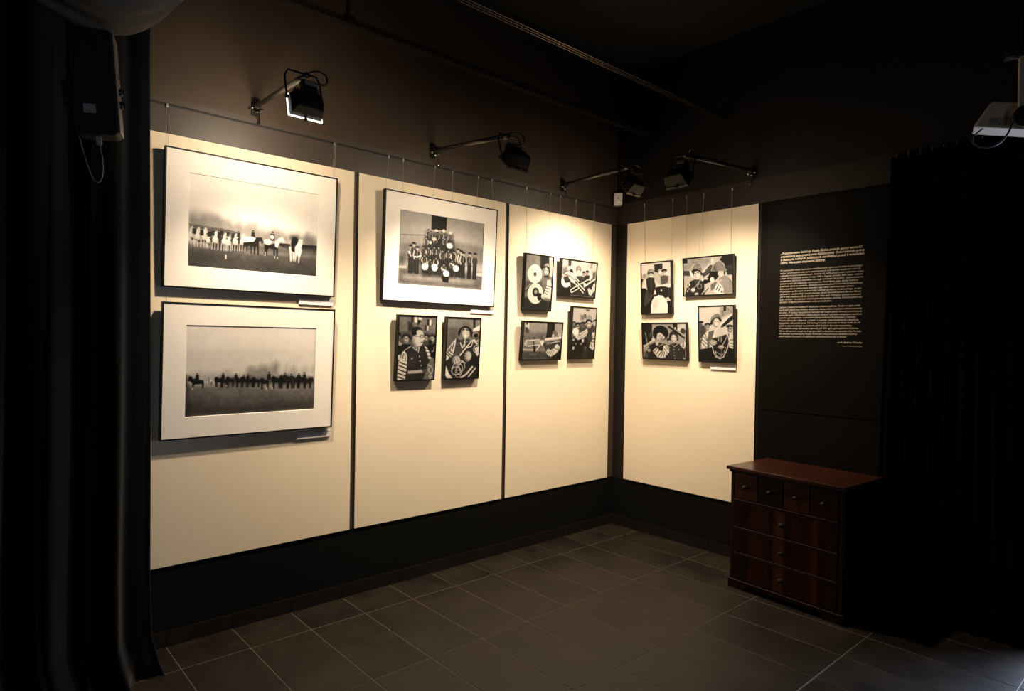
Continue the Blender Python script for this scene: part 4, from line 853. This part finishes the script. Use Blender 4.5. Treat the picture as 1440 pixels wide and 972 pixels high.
# ------------------------------------------------------------------ curtains
def curtain(name, label, m, fn, nu, nv):
    v = []; f = []
    for j in range(nv + 1):
        for i in range(nu + 1): v.append(fn(i / nu, j / nv))
    for j in range(nv):
        for i in range(nu): a = j * (nu + 1) + i; f.append((a, a + 1, a + nu + 2, a + nu + 1))
    o = MB().add(v, f).build(name, m, smooth=True, label=label, cat='curtain')
    s = o.modifiers.new('thickness', 'SOLIDIFY'); s.thickness = .004; s.offset = 0
    return o
def left_curtain(u, v):
    z = 3.88 * (1 - v) + .004
    xe = interp(z, [0, .06, .2, .5, 1.2, 2.9, 3.9], [-3.610, -3.628, -3.660, -3.668, -3.672, -3.694, -3.70])
    x = xe - u * 1.30
    ph = u * 2 * math.pi * 5.5
    amp = interp(z, [0, .5, 2.5, 3.9], [.060, .040, .028, .02]) * min(1, .25 + u * 8)
    y = -.275 + amp * (math.sin(ph + .5 * math.sin(z * 1.1)) + .35 * math.sin(2.3 * ph + 1.3 + z * .5)) - .03 * u
    x += .015 * math.sin(ph * 1.7 + z * .8) * min(1, u * 6)
    if z < .12: y += -.03 * (1 - z / .12)
    return (x, y, z)
curtain('velvet_curtain', 'black velvet curtain reaching the floor beside the white horse photograph', M_VELVET, left_curtain, 180, 60)
RC0, RC1 = -2.19, -2.80
def right_curtain(u, v):
    z = 2.745 * (1 - v) + .006
    y = RC0 + (RC1 - RC0) * u + interp(z, [0, 1.2, 2.7], [.045, .03, 0]) * (1 - 2 * u)
    ph = u * 2 * math.pi * 9
    x = -.085 + interp(z, [0, 2.7], [.045, .026]) * (math.sin(ph) + .3 * math.sin(2.1 * ph + z))
    return (x, y, z)
rc = curtain('hooked_curtain', 'black curtain hanging from hooks beside the text poster and the chest', M_VELVET2, right_curtain, 140, 40)
for k in range(10):
    y = RC0 + (RC1 - RC0) * (k + .5) / 10
    MB().tube(catmull([(-.085, y, 2.735), (-.078, y, 2.774), (-.05, y, 2.7845), (-.032, y, 2.774)], 4), .003, 6).build('curtain_hook', M_HOOK, rc)
MB().tube([(-.05, RC0 + .03, 2.772), (-.05, RC1 - .06, 2.772)], .008, 8).build('curtain_rod', M_LAMP, label='thin black rod carrying the hooked curtain', cat='rod')
# gathered cloth hung under the ceiling
def swag(u, v):
    x = -4.85 + u * 1.55
    c0 = 2.645 + (3.3 if x > -3.98 else 0.95) * (x + 3.98) ** 2
    a = (v - .5) * 2 * R(112)
    ry, rz = .23, .20
    y = -1.0 + ry * math.sin(a); z = c0 + rz * (1 - math.cos(a))
    if abs(v - .5) > .34: z += (abs(v - .5) - .34) / .16 * max(0, 3.88 - z)
    rip = .007 * math.sin(v * 40 + x * 4) + .005 * math.sin(v * 73 - x * 7 + 1)
    z += rip; y += .4 * rip
    return (x, y, min(z, 3.885))
so = curtain('ceiling_drape', 'grey brown cloth swag sagging from the ceiling over the loudspeaker', M_SWAG, swag, 90, 60)
so['category'] = 'drape'

# ------------------------------------------------------------------ loudspeaker under the swag
t = empty('loudspeaker', (-3.988, -.93, 2.285), (R(3), R(-4.0), R(-17)), 'black wall loudspeaker with a worn sticker and two side knobs under the cloth swag', 'speaker')
body = [(-.068, .012), (-.056, 0), (.056, 0), (.068, .012), (.066, .340), (.058, .352), (-.058, .352), (-.066, .340)]
MB().prism(body, -.050, .055).build('body', M_SPK, t, bevel=.006)
sd = MB().box(.0665, .0715, -.046, .052, .010, .344).build('side_panel', M_SPKSIDE, t, bevel=.002)
for z in (.160, .115): MB().lathe([(.013, 0), (.013, .008), (.009, .011), (.009, .018)], 12, Matrix.Translation((.071, 0, z)) @ Matrix.Rotation(math.pi / 2, 4, 'Y')).build('control_knob', M_LAMP, sd)
MB().box(.0715, .0725, -.010, .010, .205, .222).build('switch', M_LAMP, sd)
MB().box(-.032, .004, -.0515, -.0495, .070, .100).build('sticker', M_STICK, t)
MB().box(-.008, .008, -.012, .006, -.026, .004).build('cable_plug', M_GREYCORD, t)
MB().tube(catmull([(.0, 0, -.024), (.006, -.005, -.08), (.002, -.008, -.135), (-.014, -.01, -.158), (-.032, -.005, -.130), (-.058, .02, -.02), (-.074, .05, .10), (-.076, .060, .20)], 8), .0022, 6).build('cord', M_GREYCORD, t, smooth=True)
inv = mtx(t).inverted()
MB().tube([inv @ Vector((-4.06, -.84, 3.895)), inv @ Vector((-4.06, -.84, 2.40))], .012, 10).build('drop_pole', M_LAMP, t)
q = inv @ Vector((-4.06, -.84, 2.43))
MB().box(q.x - .02, .02, .045, max(.06, q.y + .02), q.z - .03, q.z + .05).build('mount', M_LAMP, t, bevel=.003)

# ------------------------------------------------------------------ ceiling projector
t = empty('projector', (-1.0, -2.955, 2.512), (R(6), R(13), R(-74)), 'white projector on a ceiling pole with a black cable loop', 'projector')
b = MB().frustum((-.150, .150, -.095, .095, .0), (-.112, .115, -.090, .090, .105)).build('body', M_PROJ, t, bevel=.008)
for k in range(8):
    x = -.095 + k * .0105
    MB().box(x, x + .005, -.0975, -.086, .012, .040).build('vent_slat', M_VENT, b)
MB().lathe([(.034, 0), (.034, .020), (.026, .022), (.022, .012)], 20, Matrix.Translation((.08, .088, .052)) @ Matrix.Rotation(-math.pi / 2, 4, 'X')).build('lens', M_LAMP, b, smooth=True)
inv = mtx(t).inverted()
P = mtx(t) @ Vector((.014, -.112, .045))
PM = inv @ Matrix.Translation((P.x, P.y, P.z)) @ Matrix.Rotation(R(-74), 4, 'Z')
MB().box(-.022, .022, -.020, .020, -.01, .245, PM).build('white_pole', M_PROJ, t, bevel=.003)
MB().box(-.018, .018, -.016, .016, .240, 3.897 - P.z, PM).build('inner_pole', M_LAMP, t)
MB().box(-.08, .08, -.08, .08, 3.885 - P.z, 3.9 - P.z, PM).build('ceiling_plate', M_LAMP, t)
MB().lathe([(.042, -.012), (.042, .012), (.036, .016)], 20, Matrix.Translation((.014, -.136, .046)) @ Matrix.Rotation(math.pi / 2, 4, 'X')).build('pivot', M_LAMP, t)
MB().box(.012, .017, -.155, -.150, .040, .066).build('pivot_slot', M_CHROME, t)
bb = MB().box(-.07, .03, -.024, .024, .25, .275, PM)
for dx in (-.06, -.035): bb.lathe([(.007, 0), (.007, .03)], 8, PM @ Matrix.Translation((dx, -.02, .262)) @ Matrix.Rotation(math.pi / 2, 4, 'X'))
bb.build('pole_clamp', M_LAMPRIM, t)
MB().tube(catmull([(-.018, -.140, .040), (-.024, -.135, -.02), (-.045, -.12, -.065), (-.09, -.10, -.082), (-.130, -.085, -.066), (-.138, -.075, -.035), (-.110, -.06, .004)], 8), .0038, 8).build('cable', M_CABLE, t, smooth=True)

# ------------------------------------------------------------------ ceiling tracks
def track(y, z, x0, x1, label, hangers):
    t = empty('ceiling_track', ((x0 + x1) / 2, y, z), (0, 0, 0), label, 'track', 'black ceiling tracks'); h = (x1 - x0) / 2
    m = MB().box(-h, h, -.022, .022, .004, .030)
    for q in (-.020, 0, .020): m.box(-h, h, q - .0035, q + .0035, -.006, .005)
    m.build('rail', M_TRACK, t)
    for x in hangers:
        MB().box(x - .008 - (x0 + x1) / 2, x + .008 - (x0 + x1) / 2, -.008, .008, .028, H - z).build('hanger', M_TRACK, t)
        MB().box(x - .030 - (x0 + x1) / 2, x + .030 - (x0 + x1) / 2, -.028, .028, .018, .042).build('hanger_clip', M_LAMP, t)
track(-.36, 3.30, -3.55, WF, 'black ceiling track running along the wall above the floodlights', (-2.76,))
track(-1.00, 3.30, -3.2, WF, 'black ceiling track further out from the wall than the other one', (-2.9,))
